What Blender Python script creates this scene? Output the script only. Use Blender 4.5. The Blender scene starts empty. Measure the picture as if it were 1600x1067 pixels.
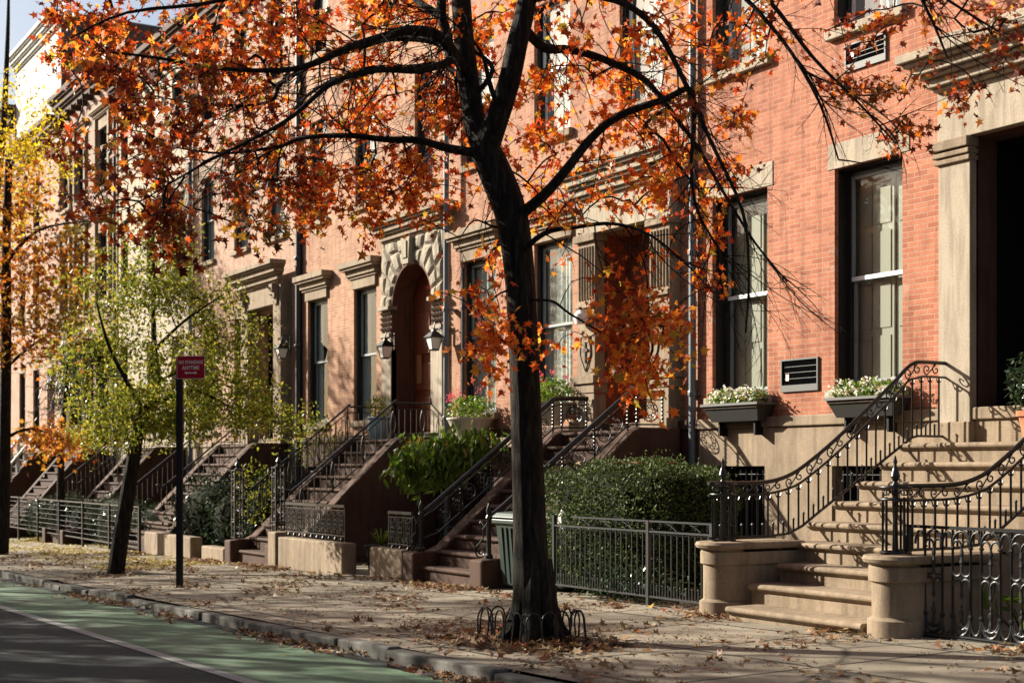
import bpy, math, random
import numpy as np
from mathutils import Vector, Matrix, noise as mn
random.seed(7); RNG = np.random.default_rng(11)
PI = math.pi
S = bpy.context.scene
COL = S.collection

# ---------------------------------------------------------------- camera
F = 2222.0; AL = math.atan(1350 / F); CA, SA = math.cos(AL), math.sin(AL)
CZ = 1.6; D = 13.4                       # eye height, distance of the facade plane
cam = bpy.data.cameras.new('camera'); camo = bpy.data.objects.new('camera', cam); COL.objects.link(camo)
cam.lens = 50.0; cam.sensor_width = 36; cam.shift_y = (730 - 533.5) / 1600
cam.clip_start = 0.1; cam.clip_end = 2000
camo.location = (0, 0, CZ)
camo.rotation_euler = (PI / 2, 0, math.atan2(CA, SA))   # looks along (-CA, SA)
cam.dof.use_dof = True; cam.dof.focus_distance = 15.5; cam.dof.aperture_fstop = 2.6
S.camera = camo

# ---------------------------------------------------------------- light
SUN_EL = math.radians(25.5); SUN_DIR = Vector((1.6, 1.0, 0)).normalized() * math.cos(SUN_EL)
SUN_DIR.z = -math.sin(SUN_EL)            # the way the light travels
W = bpy.data.worlds.new('World'); S.world = W; W.use_nodes = True
nt = W.node_tree; bg = nt.nodes['Background']
sky = nt.nodes.new('ShaderNodeTexSky'); sky.sky_type = 'NISHITA'; sky.sun_disc = False
sky.sun_elevation = SUN_EL
sky.sun_rotation = math.atan2(-SUN_DIR.x, -SUN_DIR.y)
sky.dust_density = 3.0; sky.air_density = 1.0
nt.links.new(sky.outputs[0], bg.inputs[0]); bg.inputs[1].default_value = 0.05
sun = bpy.data.lights.new('sun', 'SUN'); suno = bpy.data.objects.new('sun', sun); COL.objects.link(suno)
sun.energy = 5.0; sun.angle = math.radians(0.55); sun.color = (1.0, 0.93, 0.80)
suno.rotation_euler = SUN_DIR.to_track_quat('-Z', 'Y').to_euler()
S.view_settings.view_transform = 'Standard'; S.view_settings.look = 'None'
S.view_settings.exposure = 1.52; S.view_settings.gamma = 1.0
S.cycles.max_bounces = 6; S.cycles.transparent_max_bounces = 12

# ---------------------------------------------------------------- geometry of the view (real planes)
def P(px, py, Y=D):
    u = (px - 800) / F; t = Y / (SA + u * CA)
    return Vector((t * (-CA + u * SA), Y, CZ + t * (730 - py) / F))
def PZ(px, py, Z):                       # point at camera depth Z
    u = (px - 800) / F
    return Vector((Z * (-CA + u * SA), Z * (SA + u * CA), CZ + Z * (730 - py) / F))
def X(px, Y=D): return P(px, 0, Y).x
def g(x, y=7.0):                         # height of the pavement
    x = max(-150.0, min(60.0, x)); return 0.02 * (x + 11.2) + 0.012 * (max(5.6, min(y, 14)) - 7.0)

# ---------------------------------------------------------------- materials
def mat(name, col=(.5, .5, .5), rough=.6, spec=.4, metal=0.0):
    m = bpy.data.materials.new(name); m.use_nodes = True
    b = m.node_tree.nodes['Principled BSDF']
    b.inputs['Base Color'].default_value = (*col, 1); b.inputs['Roughness'].default_value = rough
    b.inputs['Specular IOR Level'].default_value = spec; b.inputs['Metallic'].default_value = metal
    return m
def nodes(m): return m.node_tree.nodes, m.node_tree.links, m.node_tree.nodes['Principled BSDF']
def coords(m, scale=(1, 1, 1), kind='Object'):
    n, l, b = nodes(m); tc = n.new('ShaderNodeTexCoord'); mp = n.new('ShaderNodeMapping')
    mp.inputs['Scale'].default_value = scale; l.new(tc.outputs[kind], mp.inputs[0]); return mp.outputs[0]
def noise(m, vec, scale, detail=6, rough=.6):
    n, l, b = nodes(m); x = n.new('ShaderNodeTexNoise'); x.inputs['Scale'].default_value = scale
    x.inputs['Detail'].default_value = detail; x.inputs['Roughness'].default_value = rough
    l.new(vec, x.inputs['Vector']); return x.outputs[0]
def ramp(m, fac, stops):
    n, l, b = nodes(m); r = n.new('ShaderNodeValToRGB'); e = r.color_ramp.elements
    while len(e) < len(stops): e.new(.5)
    for i, (p, c) in enumerate(stops):
        e[i].position = p; e[i].color = (*c, 1) if len(c) == 3 else c
    l.new(fac, r.inputs[0]); return r.outputs[0]
def mixc(m, fac, a, c, mode='MIX'):
    n, l, b = nodes(m); x = n.new('ShaderNodeMix'); x.data_type = 'RGBA'; x.blend_type = mode
    for v, i in ((fac, 0), (a, 6), (c, 7)):
        if isinstance(v, (int, float)): x.inputs[i].default_value = v
        elif isinstance(v, tuple): x.inputs[i].default_value = (*v, 1)
        else: l.new(v, x.inputs[i])
    return x.outputs[2]
def bump(m, h, strength=.4, dist=.02):
    n, l, b = nodes(m); x = n.new('ShaderNodeBump'); x.inputs['Strength'].default_value = strength
    x.inputs['Distance'].default_value = dist; l.new(h, x.inputs['Height']); l.new(x.outputs[0], b.inputs['Normal'])
def setc(m, c): n, l, b = nodes(m); l.new(c, b.inputs['Base Color'])

def stone(name, c, var=.25, sc=1.3, rough=.85, bumpy=.35):
    m = mat(name, c, rough, .2); v = coords(m)
    a = noise(m, v, sc, 8, .65); f = noise(m, v, 45, 4, .6)
    lo = tuple(k * (1 - var) for k in c); hi = tuple(min(1, k * (1 + var * .7)) for k in c)
    k = ramp(m, a, [(.3, lo), (.55, c), (.75, hi)])
    k2 = mixc(m, .35, k, ramp(m, f, [(.35, (.55, .55, .55)), (.65, (1.15, 1.15, 1.15))]), 'MULTIPLY')
    st = coords(m, (6, 6, .7)); s2 = noise(m, st, 1.6, 5, .6)      # rain streaks
    k3 = mixc(m, .55, k2, ramp(m, s2, [(.36, (.5, .47, .44)), (.56, (1, 1, 1))]), 'MULTIPLY')
    setc(m, k3); bump(m, f, bumpy, .006); return m
def brick(name, c1, c2, mortar, bw=.215, bh=.066):
    m = mat(name, c1, .85, .2); n, l, b = nodes(m)
    tc = n.new('ShaderNodeTexCoord'); sp = n.new('ShaderNodeSeparateXYZ'); l.new(tc.outputs['Object'], sp.inputs[0])
    ad = n.new('ShaderNodeMath'); ad.operation = 'ADD'; l.new(sp.outputs[0], ad.inputs[0]); l.new(sp.outputs[1], ad.inputs[1])
    cb = n.new('ShaderNodeCombineXYZ'); l.new(ad.outputs[0], cb.inputs[0]); l.new(sp.outputs[2], cb.inputs[1])
    t = n.new('ShaderNodeTexBrick'); l.new(cb.outputs[0], t.inputs['Vector'])
    t.inputs['Scale'].default_value = 1; t.inputs['Brick Width'].default_value = bw; t.inputs['Row Height'].default_value = bh
    t.inputs['Mortar Size'].default_value = .006; t.inputs['Mortar Smooth'].default_value = .3; t.inputs['Bias'].default_value = -.15
    t.inputs['Color1'].default_value = (*c1, 1); t.inputs['Color2'].default_value = (*c2, 1); t.inputs['Mortar'].default_value = (*mortar, 1)
    v = tc.outputs['Object']; a = noise(m, v, .8, 8, .7); f = noise(m, v, 30, 4, .7)
    k = mixc(m, .85, t.outputs[0], ramp(m, a, [(.3, (.66, .62, .60)), (.5, (1, 1, 1)), (.72, (1.22, 1.26, 1.3))]), 'MULTIPLY')
    k = mixc(m, .35, k, ramp(m, f, [(.3, (.6, .6, .6)), (.7, (1.25, 1.25, 1.25))]), 'MULTIPLY')
    st = noise(m, coords(m, (3.2, 3.2, .28)), 1.8, 7, .7)
    k = mixc(m, .75, k, ramp(m, st, [(.34, (.58, .54, .52)), (.52, (1, 1, 1)), (.75, (1.12, 1.12, 1.12))]), 'MULTIPLY')
    w = noise(m, v, 2.3, 9, .75)         # lime bloom and old paint
    k = mixc(m, ramp(m, w, [(.58, (0, 0, 0)), (.72, (.5, .5, .5))]), k, (.46, .38, .32))
    setc(m, k)
    h = n.new('ShaderNodeMath'); h.operation = 'SUBTRACT'; l.new(f, h.inputs[0]); l.new(t.outputs[1], h.inputs[1])
    bump(m, h.outputs[0], .55, .006); return m
def leafmat(name, stops, trans=.45, zone=None, rough=.55):
    m = mat(name, (.1, .1, .1), rough, .35); n, l, b = nodes(m)
    ge = n.new('ShaderNodeNewGeometry'); c = ramp(m, ge.outputs['Random Per Island'], stops)
    if zone:
        v = coords(m); z = noise(m, v, zone[0], 2, .5)
        c = mixc(m, ramp(m, z, [(zone[1], (0, 0, 0)), (zone[2], (1, 1, 1))]), c, ramp(m, ge.outputs['Random Per Island'], zone[3]))
    setc(m, c); tr = n.new('ShaderNodeBsdfTranslucent'); l.new(c, tr.inputs[0])
    mx = n.new('ShaderNodeMixShader'); mx.inputs[0].default_value = trans
    l.new(b.outputs[0], mx.inputs[1]); l.new(tr.outputs[0], mx.inputs[2]); l.new(mx.outputs[0], n['Material Output'].inputs[0]); return m

M = {}
M['brick_salmon'] = brick('brick_salmon', (.37, .142, .080), (.25, .082, .046), (.35, .215, .145))
M['brick_orange'] = brick('brick_orange', (.355, .168, .098), (.265, .106, .060), (.33, .225, .165))
M['brick_pink'] = brick('brick_pink', (.36, .19, .112), (.275, .122, .070), (.33, .24, .165))
M['brick_pale'] = brick('brick_pale', (.36, .215, .148), (.29, .15, .10), (.34, .265, .20))
M['brick_dull'] = brick('brick_dull', (.27, .17, .12), (.20, .115, .08), (.27, .21, .17))
M['brick_brown'] = brick('brick_brown', (.22, .12, .09), (.17, .09, .07), (.2, .15, .12))
M['cream'] = stone('cream_stucco', (.36, .305, .23), .1, .8)
M['white_wall'] = stone('white_wall', (.50, .49, .46), .08, .8)
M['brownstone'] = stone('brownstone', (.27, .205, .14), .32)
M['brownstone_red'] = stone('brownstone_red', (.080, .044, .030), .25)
M['brownstone_pale'] = stone('brownstone_pale', (.355, .298, .225), .16)
M['rough_stone'] = stone('rough_stone', (.34, .295, .225), .3, 4, .9, .9)
M['lining'] = stone('shaded_lining', (.13, .06, .04), .15)  # dark maroon, the shade of the door recess put into the colour
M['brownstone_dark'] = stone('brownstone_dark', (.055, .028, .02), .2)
M['tread'] = stone('tread_stone', (.52, .41, .31), .2, 3)
M['iron'] = mat('black_iron', (.004, .004, .0045), .36, .5)
n_ = noise(M['iron'], coords(M['iron']), 60, 3); bump(M['iron'], n_, .25, .003)
M['iron_grey'] = mat('worn_iron', (.018, .019, .019), .4, .5)
M['black_frame'] = mat('black_frame', (.012, .012, .012), .45, .4)
M['white_frame'] = mat('white_frame', (.72, .74, .72), .45, .4)
M['grey_frame'] = mat('grey_frame', (.22, .25, .25), .45, .4)
M['curtain'] = mat('curtain', (.40, .43, .41), .9, .1)
M['shutter'] = mat('inside_shutter', (.36, .35, .28), .6, .3)
M['interior'] = mat('dark_interior', (.012, .010, .009), .9, .1)  # near-black, the darkness of unlit rooms put into the colour
M['void'] = mat('painted_dark', (.004, .003, .003), .8, .2)  # near-black, the darkness of open doorways and basements put into the colour
M['pipe'] = mat('grey_pipe', (.11, .13, .145), .4, .5)
M['pipe_dark'] = mat('dark_pipe', (.02, .02, .022), .45, .5)
M['mahogany'] = mat('mahogany', (.16, .028, .012), .35, .5)
k_ = noise(M['mahogany'], coords(M['mahogany'], (18, 18, 1.2)), 2, 5)
setc(M['mahogany'], ramp(M['mahogany'], k_, [(.3, (.09, .018, .007)), (.7, (.24, .055, .02))]))
M['wood_panel'] = mat('wood_panel', (.35, .14, .05), .4, .5)
M['louver'] = mat('black_louver', (.003, .003, .003), 1.0, .0)
M['alu'] = mat('aluminium_trim', (.10, .10, .095), .55, .3)
M['sticker'] = mat('pale_sticker', (.75, .55, .5), .6, .3)
M['bin_green'] = mat('bin_plastic', (.010, .024, .017), .45, .4)
M['bin_lid'] = mat('bin_lid', (.028, .045, .037), .5, .4)
M['white_bag'] = mat('white_bag', (.7, .7, .7), .35, .5)
M['bowl'] = stone('planter_bowl', (.48, .44, .37), .12, 5)
M['terracotta'] = stone('terracotta', (.42, .16, .08), .2, 6)
M['blue_pot'] = mat('glazed_pot', (.22, .33, .36), .25, .6)
M['box_grey'] = mat('window_box', (.028, .026, .023), .55, .4)
M['sign_red'] = mat('sign_red', (.30, .004, .018), .4, .4)
M['sign_white'] = mat('sign_white', (.72, .66, .66), .5, .4)
M['sign_post'] = mat('sign_post', (.018, .016, .02), .55, .4)
M['lamp_glass'] = mat('lamp_glass', (.78, .76, .68), .3, .5)
M['soil'] = stone('soil', (.05, .035, .022), .4, 6)
M['roof'] = mat('roof_felt', (.06, .055, .05), .9, .2)
M['pink'] = leafmat('pink_petals', [(0, (.75, .03, .06)), (.5, (.8, .12, .15)), (1, (.85, .3, .35))], .3)
M['petal_white'] = leafmat('white_petals', [(0, (.8, .8, .75)), (.6, (.85, .85, .7)), (.75, (.75, .6, .1)), (1, (.16, .05, .35))], .3)

# glass: reflects the sky and lets the curtains show
def glass(name, refl, tint=(.93, .96, .94)):
    m = bpy.data.materials.new(name); m.use_nodes = True; n = m.node_tree.nodes; l = m.node_tree.links
    n.remove(n['Principled BSDF']); t = n.new('ShaderNodeBsdfTransparent'); t.inputs[0].default_value = (*tint, 1)
    gl = n.new('ShaderNodeBsdfGlossy'); gl.inputs['Roughness'].default_value = .02; gl.inputs[0].default_value = (.95, .97, 1, 1)
    lw = n.new('ShaderNodeLayerWeight'); lw.inputs[0].default_value = .35
    mr = n.new('ShaderNodeMapRange'); mr.inputs[3].default_value = refl; mr.inputs[4].default_value = min(1, refl + .3)
    l.new(lw.outputs['Fresnel'], mr.inputs[0]); mx = n.new('ShaderNodeMixShader'); l.new(mr.outputs[0], mx.inputs[0])
    tc = n.new('ShaderNodeTexCoord'); ns = n.new('ShaderNodeTexNoise'); ns.inputs['Scale'].default_value = 1.4; l.new(tc.outputs['Object'], ns.inputs[0])
    bp = n.new('ShaderNodeBump'); bp.inputs['Strength'].default_value = .05; bp.inputs['Distance'].default_value = .05
    l.new(ns.outputs[0], bp.inputs['Height']); l.new(bp.outputs[0], gl.inputs['Normal'])
    l.new(t.outputs[0], mx.inputs[1]); l.new(gl.outputs[0], mx.inputs[2]); l.new(mx.outputs[0], n['Material Output'].inputs[0]); return m
M['glass'] = glass('window_glass', .05)
M['glass_sky'] = glass('window_glass_upper', .10)

# ground materials
m = M['asphalt'] = mat('asphalt', (.045, .045, .05), .85, .3); v = coords(m)
a = noise(m, v, 120, 3, .7); b_ = noise(m, v, 1.1, 6, .6)
c = ramp(m, a, [(.3, (.011, .013, .013)), (.6, (.029, .034, .035)), (.78, (.085, .09, .088))])
setc(m, mixc(m, .5, c, ramp(m, b_, [(.3, (.6, .6, .62)), (.7, (1.3, 1.3, 1.25))]), 'MULTIPLY')); bump(m, a, .7, .01)
m = M['green'] = mat('bike_lane_paint', (.06, .14, .08), .8, .3); v = coords(m)
a = noise(m, v, 90, 3, .7); b_ = noise(m, coords(m, (.5, 1.6, 1)), 1.6, 8, .7)
c = mixc(m, ramp(m, b_, [(.42, (0, 0, 0)), (.68, (.9, .9, .9))]), (.085, .15, .088), (.085, .09, .07))
setc(m, mixc(m, .6, c, ramp(m, a, [(.3, (.55, .55, .55)), (.7, (1.4, 1.4, 1.4))]), 'MULTIPLY')); bump(m, a, .6, .008)
m = M['line'] = mat('road_line_paint', (.5, .5, .48), .7, .3); v = coords(m); a = noise(m, v, 60, 5, .8); b_ = noise(m, v, 2.5, 4)
c = mixc(m, ramp(m, a, [(.36, (1, 1, 1)), (.5, (0, 0, 0))]), (.30, .30, .29), (.07, .08, .07)); setc(m, c)
m = M['walk'] = mat('pavement', (.3, .27, .22), .85, .25); v = coords(m); n, l, b = nodes(m)
t = n.new('ShaderNodeTexBrick'); l.new(coords(m), t.inputs['Vector']); t.offset = 0
for k, q in (('Scale', 1), ('Brick Width', 1.62), ('Row Height', 1.53), ('Mortar Size', .028), ('Mortar Smooth', .2), ('Bias', 0)): t.inputs[k].default_value = q
t.inputs['Color1'].default_value = (.275, .235, .18, 1); t.inputs['Color2'].default_value = (.20, .172, .13, 1); t.inputs['Mortar'].default_value = (.05, .045, .035, 1)
a = noise(m, v, 70, 4, .7); b_ = noise(m, v, .9, 7, .65)
c = mixc(m, .55, t.outputs[0], ramp(m, b_, [(.3, (.62, .6, .58)), (.7, (1.2, 1.2, 1.2))]), 'MULTIPLY')
c = mixc(m, .5, c, ramp(m, a, [(.3, (.55, .55, .55)), (.7, (1.3, 1.3, 1.3))]), 'MULTIPLY')
vo = n.new('ShaderNodeTexVoronoi'); vo.feature = 'DISTANCE_TO_EDGE'; vo.inputs['Scale'].default_value = .55
wv = n.new('ShaderNodeMixRGB'); wv.inputs[0].default_value = .12; l.new(v, wv.inputs[1])
nz = n.new('ShaderNodeTexNoise'); nz.inputs['Scale'].default_value = 2; l.new(v, nz.inputs[0]); l.new(nz.outputs[1], wv.inputs[2]); l.new(wv.outputs[0], vo.inputs['Vector'])
c = mixc(m, ramp(m, vo.outputs[0], [(.0, (.9, .9, .9)), (.024, (0, 0, 0))]), c, (.05, .045, .035))
setc(m, c); sb = n.new('ShaderNodeMath'); sb.operation = 'SUBTRACT'; l.new(a, sb.inputs[0]); l.new(t.outputs[1], sb.inputs[1]); bump(m, sb.outputs[0], .6, .008)
M['kerb'] = stone('kerb_stone', (.14, .135, .12), .45, 2.5)
m = M['bark'] = mat('bark', (.035, .026, .02), .9, .15); v = coords(m, (14, 14, 2.2)); a = noise(m, v, 1.6, 6, .7)
setc(m, ramp(m, a, [(.35, (.006, .005, .004)), (.55, (.026, .021, .016)), (.72, (.08, .067, .05))])); bump(m, a, 1.0, .06)
M['stem'] = mat('stem', (.05, .045, .02), .8, .2)
M['leaf_orange'] = leafmat('orange_leaves', [(0, (0.463, 0.050, 0.009)), (.3, (0.683, 0.110, 0.014)), (.62, (0.814, 0.220, 0.022)), (.88, (0.880, 0.374, 0.039)), (1, (0.385, 0.307, 0.033))], .5,
                           (.45, .54, .68, [(0, (0.176, 0.024, 0.011)), (.4, (0.418, 0.044, 0.014)), (.75, (0.605, 0.110, 0.016)), (1, (0.242, 0.176, 0.022))]))
M['leaf_russet'] = leafmat('russet_leaves', [(0, (0.088, 0.012, 0.006)), (.35, (0.211, 0.031, 0.009)), (.65, (0.352, 0.062, 0.011)), (.85, (0.484, 0.132, 0.018)), (1, (0.141, 0.114, 0.018))], .35,
                           (.5, .55, .7, [(0, (0.088, 0.079, 0.011)), (.5, (0.176, 0.044, 0.009)), (1, (0.396, 0.264, 0.026))]))  # russet mix, with the shaded left of the crown put into the darker tones
M['leaf_green'] = leafmat('green_yellow_leaves', [(0, (0.089, 0.124, 0.015)), (.4, (0.194, 0.221, 0.026)), (.75, (0.336, 0.318, 0.039)), (1, (0.442, 0.336, 0.045))], .45, None, .4)
M['leaf_yellow'] = leafmat('yellow_leaves', [(0, (.64, .42, .016)), (.5, (.76, .54, .024)), (1, (.52, .44, .03))], .5)
M['leaf_rust'] = leafmat('rust_leaves', [(0, (0.262, 0.053, 0.009)), (.5, (0.435, 0.135, 0.015)), (1, (0.488, 0.270, 0.022))], .5,
                         (.6, .5, .62, [(0, (0.375, 0.270, 0.022)), (1, (0.225, 0.195, 0.022))]))
M['leaf_box'] = leafmat('boxwood_leaves', [(0, (.016, .032, .010)), (.4, (.05, .075, .02)), (.8, (.10, .135, .035)), (1, (.15, .16, .06))], .2, None, .6)
M['leaf_box'].node_tree.nodes['Principled BSDF'].inputs['Specular IOR Level'].default_value = .12
M['leaf_green'].node_tree.nodes['Principled BSDF'].inputs['Specular IOR Level'].default_value = .12
M['leaf_holly'] = leafmat('holly_leaves', [(0, (0.014, 0.029, 0.011)), (.6, (0.032, 0.054, 0.023)), (1, (0.072, 0.099, 0.045))], .15, None, .22)
M['leaf_bright'] = leafmat('bright_green_leaves', [(0, (0.048, 0.096, 0.010)), (.6, (0.112, 0.192, 0.016)), (.92, (0.176, 0.240, 0.024)), (1, (0.320, 0.128, 0.016))], .45, None, .4)
M['litter'] = leafmat('fallen_leaves', [(0, (0.088, 0.033, 0.014)), (.35, (0.176, 0.083, 0.033)), (.6, (0.248, 0.154, 0.072)), (.85, (0.319, 0.242, 0.143)), (.95, (0.275, 0.055, 0.011)), (1, (0.303, 0.209, 0.028))], .15)
M['litter_yellow'] = leafmat('golden_leaf_litter', [(0, (0.280, 0.182, 0.035)), (.5, (0.406, 0.294, 0.042)), (1, (0.462, 0.378, 0.098))], .2)

# ---------------------------------------------------------------- object helpers
def tag(o, label=None, cat=None, group=None, kind=None):
    if label: o['label'] = label
    if cat: o['category'] = cat
    if group: o['group'] = group
    if kind: o['kind'] = kind
    return o
def thing(name, loc, label, cat, group=None, rz=0):
    o = bpy.data.objects.new(name, None); COL.objects.link(o); o.location = loc; o.rotation_euler = (0, 0, rz)
    o.empty_display_size = .3; return tag(o, label, cat, group)
def wloc(o):
    v = Vector(o.location)
    while o.parent: o = o.parent; v += Vector(o.location)
    return v
class MB:
    def __init__(s): s.v = []; s.f = []
    def add(s, vs, fs):
        k = len(s.v); s.v += [tuple(p) for p in vs]; s.f += [tuple(i + k for i in f) for f in fs]; return s
    def box(s, x0, x1, y0, y1, z0, z1):
        return s.add([(x0, y0, z0), (x1, y0, z0), (x1, y1, z0), (x0, y1, z0), (x0, y0, z1), (x1, y0, z1), (x1, y1, z1), (x0, y1, z1)],
                     [(0, 3, 2, 1), (4, 5, 6, 7), (0, 1, 5, 4), (1, 2, 6, 5), (2, 3, 7, 6), (3, 0, 4, 7)])
    def prism(s, pts, axis, a, b):       # closed outline in the other two axes, extruded a..b
        n = len(pts)
        def q(p, w): return (w, p[0], p[1]) if axis == 'x' else ((p[0], w, p[1]) if axis == 'y' else (p[0], p[1], w))
        return s.add([q(p, a) for p in pts] + [q(p, b) for p in pts],
                     [tuple(range(n))[::-1], tuple(range(n, 2 * n))] + [(i, (i + 1) % n, n + (i + 1) % n, n + i) for i in range(n)])
    def tube(s, pts, r, n=6, r1=None, cap=True):
        pts = [Vector(p) for p in pts]; m_ = len(pts)
        if m_ < 2: return s
        k0 = len(s.v); up = None
        for i, p in enumerate(pts):
            d = (pts[min(i + 1, m_ - 1)] - pts[max(i - 1, 0)])
            if d.length < 1e-9: d = Vector((0, 0, 1))
            d.normalize()
            if up is None: up = Vector((0, 0, 1)) if abs(d.z) < .9 else Vector((1, 0, 0))
            a = d.cross(up)
            if a.length < 1e-6: a = d.orthogonal()
            a.normalize(); up = a.cross(d)
            rr = r[i] if isinstance(r, (list, tuple)) else (r if r1 is None else r + (r1 - r) * i / (m_ - 1))
            for j in range(n):
                t = 2 * PI * j / n; q = p + a * (rr * math.cos(t)) + up * (rr * math.sin(t)); s.v.append((q.x, q.y, q.z))
        for i in range(m_ - 1):
            for j in range(n):
                A = k0 + i * n + j; B = k0 + i * n + (j + 1) % n; s.f.append((A, B, B + n, A + n))
        if cap:
            s.f.append(tuple(k0 + j for j in range(n))[::-1]); s.f.append(tuple(k0 + (m_ - 1) * n + j for j in range(n)))
        return s
    def lathe(s, c, prof, n=16, sq=False, a0=0):   # prof: (radius, z)
        k = len(s.v)
        for r, z in prof:
            for j in range(n):
                t = a0 + 2 * PI * j / n; s.v.append((c[0] + r * math.cos(t), c[1] + r * math.sin(t), c[2] + z))
        for i in range(len(prof) - 1):
            for j in range(n):
                A = k + i * n + j; B = k + i * n + (j + 1) % n; s.f.append((A, B, B + n, A + n))
        s.f.append(tuple(k + j for j in range(n))[::-1]); s.f.append(tuple(k + (len(prof) - 1) * n + j for j in range(n))); return s
    def build(s, name, m, parent=None, smooth=False, bevel=0):
        off = wloc(parent) if parent else Vector((0, 0, 0))
        me = bpy.data.meshes.new(name); me.from_pydata([(a - off.x, b - off.y, c - off.z) for a, b, c in s.v], [], s.f)
        me.materials.append(m)
        if smooth: me.polygons.foreach_set('use_smooth', [True] * len(me.polygons)); me.set_sharp_from_angle(angle=math.radians(38))
        o = bpy.data.objects.new(name, me); COL.objects.link(o)
        if parent: o.parent = parent
        if bevel:
            w = o.modifiers.new('bevel', 'BEVEL'); w.width = bevel; w.segments = 2; w.limit_method = 'ANGLE'
        return o
def boxo(name, m, parent, x0, x1, y0, y1, z0, z1, bevel=0): return MB().box(x0, x1, y0, y1, z0, z1).build(name, m, parent, bevel=bevel)
def npmesh(name, m, parent, V, nper):    # V: (N, nper, 3) one polygon each
    off = wloc(parent) if parent else Vector((0, 0, 0)); N = V.shape[0]
    V = V.reshape(-1, 3) - np.array([off.x, off.y, off.z])
    me = bpy.data.meshes.new(name); me.vertices.add(N * nper); me.vertices.foreach_set('co', V.astype(np.float32).ravel())
    me.loops.add(N * nper); me.loops.foreach_set('vertex_index', np.arange(N * nper, dtype=np.int32))
    me.polygons.add(N); me.polygons.foreach_set('loop_start', np.arange(0, N * nper, nper, dtype=np.int32))
    me.polygons.foreach_set('loop_total', np.full(N, nper, dtype=np.int32)); me.update(); me.validate()
    me.materials.append(m); o = bpy.data.objects.new(name, me); COL.objects.link(o)
    if parent: o.parent = parent
    return o
# leaf outlines in (along, across), fold gives a little relief
STAR = np.array([(0, 0), (.16, .13), (.02, .42), (.34, .24), (.52, .56), (.60, .17), (1.05, 0), (.60, -.17), (.52, -.56), (.34, -.24), (.02, -.42), (.16, -.13)])
OVAL = np.array([(0, 0), (.35, .27), (.72, .2), (1, 0), (.72, -.2), (.35, -.27)])
def leaves(C, size, shape=STAR, hang=.5, flat=False, rng=RNG, curl=.35, normal_bias=None):
    C = np.asarray(C, float); N = len(C)
    sz = size * rng.uniform(.5, 1.35, N)
    a = rng.normal(size=(N, 3)); a[:, 2] -= hang
    if flat: a[:, 2] *= .12
    a /= np.linalg.norm(a, axis=1, keepdims=True) + 1e-9
    nn = rng.normal(size=(N, 3))
    if flat: nn = nn * .3 + np.array([0, 0, 1.])
    if normal_bias is not None: nn = nn * .8 + np.asarray(normal_bias)
    b = np.cross(nn, a); b /= np.linalg.norm(b, axis=1, keepdims=True) + 1e-9
    c = np.cross(a, b)
    sz_ = rng.uniform(.6, 1.1, N); b = b * sz_[:, None]
    sh = shape; K = len(sh); cu = curl * rng.uniform(-1, 1, N)
    lift = (np.abs(sh[:, 1])[None, :] * cu[:, None] + (sh[:, 0] ** 2)[None, :] * rng.uniform(-.3, .15, N)[:, None] * (1 + curl))
    V = C[:, None, :] + sz[:, None, None] * (a[:, None, :] * sh[None, :, 0, None] + b[:, None, :] * sh[None, :, 1, None] + c[:, None, :] * lift[:, :, None])
    return V, K
def foliage(name, m, parent, C, size, shape=STAR, **kw):
    V, K = leaves(C, size, shape, **kw); return npmesh(name, m, parent, V, K)

def spiral(c, r0, turns, start, dirn=1, n=14, r1f=.15):
    out = []
    for i in range(n + 1):
        t = i / n; r = r0 * (1 - t * (1 - r1f)); a = start + dirn * turns * 2 * PI * t; out.append((c[0] + r * math.cos(a), c[1] + r * math.sin(a)))
    return out
def circle(c, r, n=14, a0=0, a1=2 * PI): return [(c[0] + r * math.cos(a0 + (a1 - a0) * i / n), c[1] + r * math.sin(a0 + (a1 - a0) * i / n)) for i in range(n + 1)]

# ================================================================ THE GROUND
def sheet(name, m, x0, x1, y0, y1, dz, nx=40, ny=1, zf=None):
    mb = MB()
    for i in range(nx + 1):
        for j in range(ny + 1):
            x = x0 + (x1 - x0) * i / nx; y = y0 + (y1 - y0) * j / ny; mb.v.append((x, y, (zf or g)(x, y) + dz))
    for i in range(nx):
        for j in range(ny):
            k = i * (ny + 1) + j; mb.f.append((k, k + ny + 1, k + ny + 2, k + 1))
    return tag(mb.build(name, m), kind='structure')
YK = 5.62                                # kerb face
groad = lambda x, y: g(x, 5.6)
sheet('ground', M['soil'], -900, 900, -900, 900, -.6, 90, 20, groad)
sheet('road', M['asphalt'], -160, 60, -4.0, YK, -.105, 110, 2, groad)
sheet('bike_lane', M['green'], -160, 60, 4.16, YK - .2, -.101, 110, 1, groad)
sheet('road_line', M['line'], -160, 60, 4.03, 4.16, -.097, 110, 1, groad)
sheet('pavement', M['walk'], -160, 60, YK + .17, 9.9, 0, 140, 8)
sheet('areaway_paving', M['walk'], -160, 60, 9.9, 13.45, -.004, 110, 2)
sheet('opposite_pavement', M['walk'], -160, 60, -8.2, -4.0, 0, 60, 2, groad)
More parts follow.
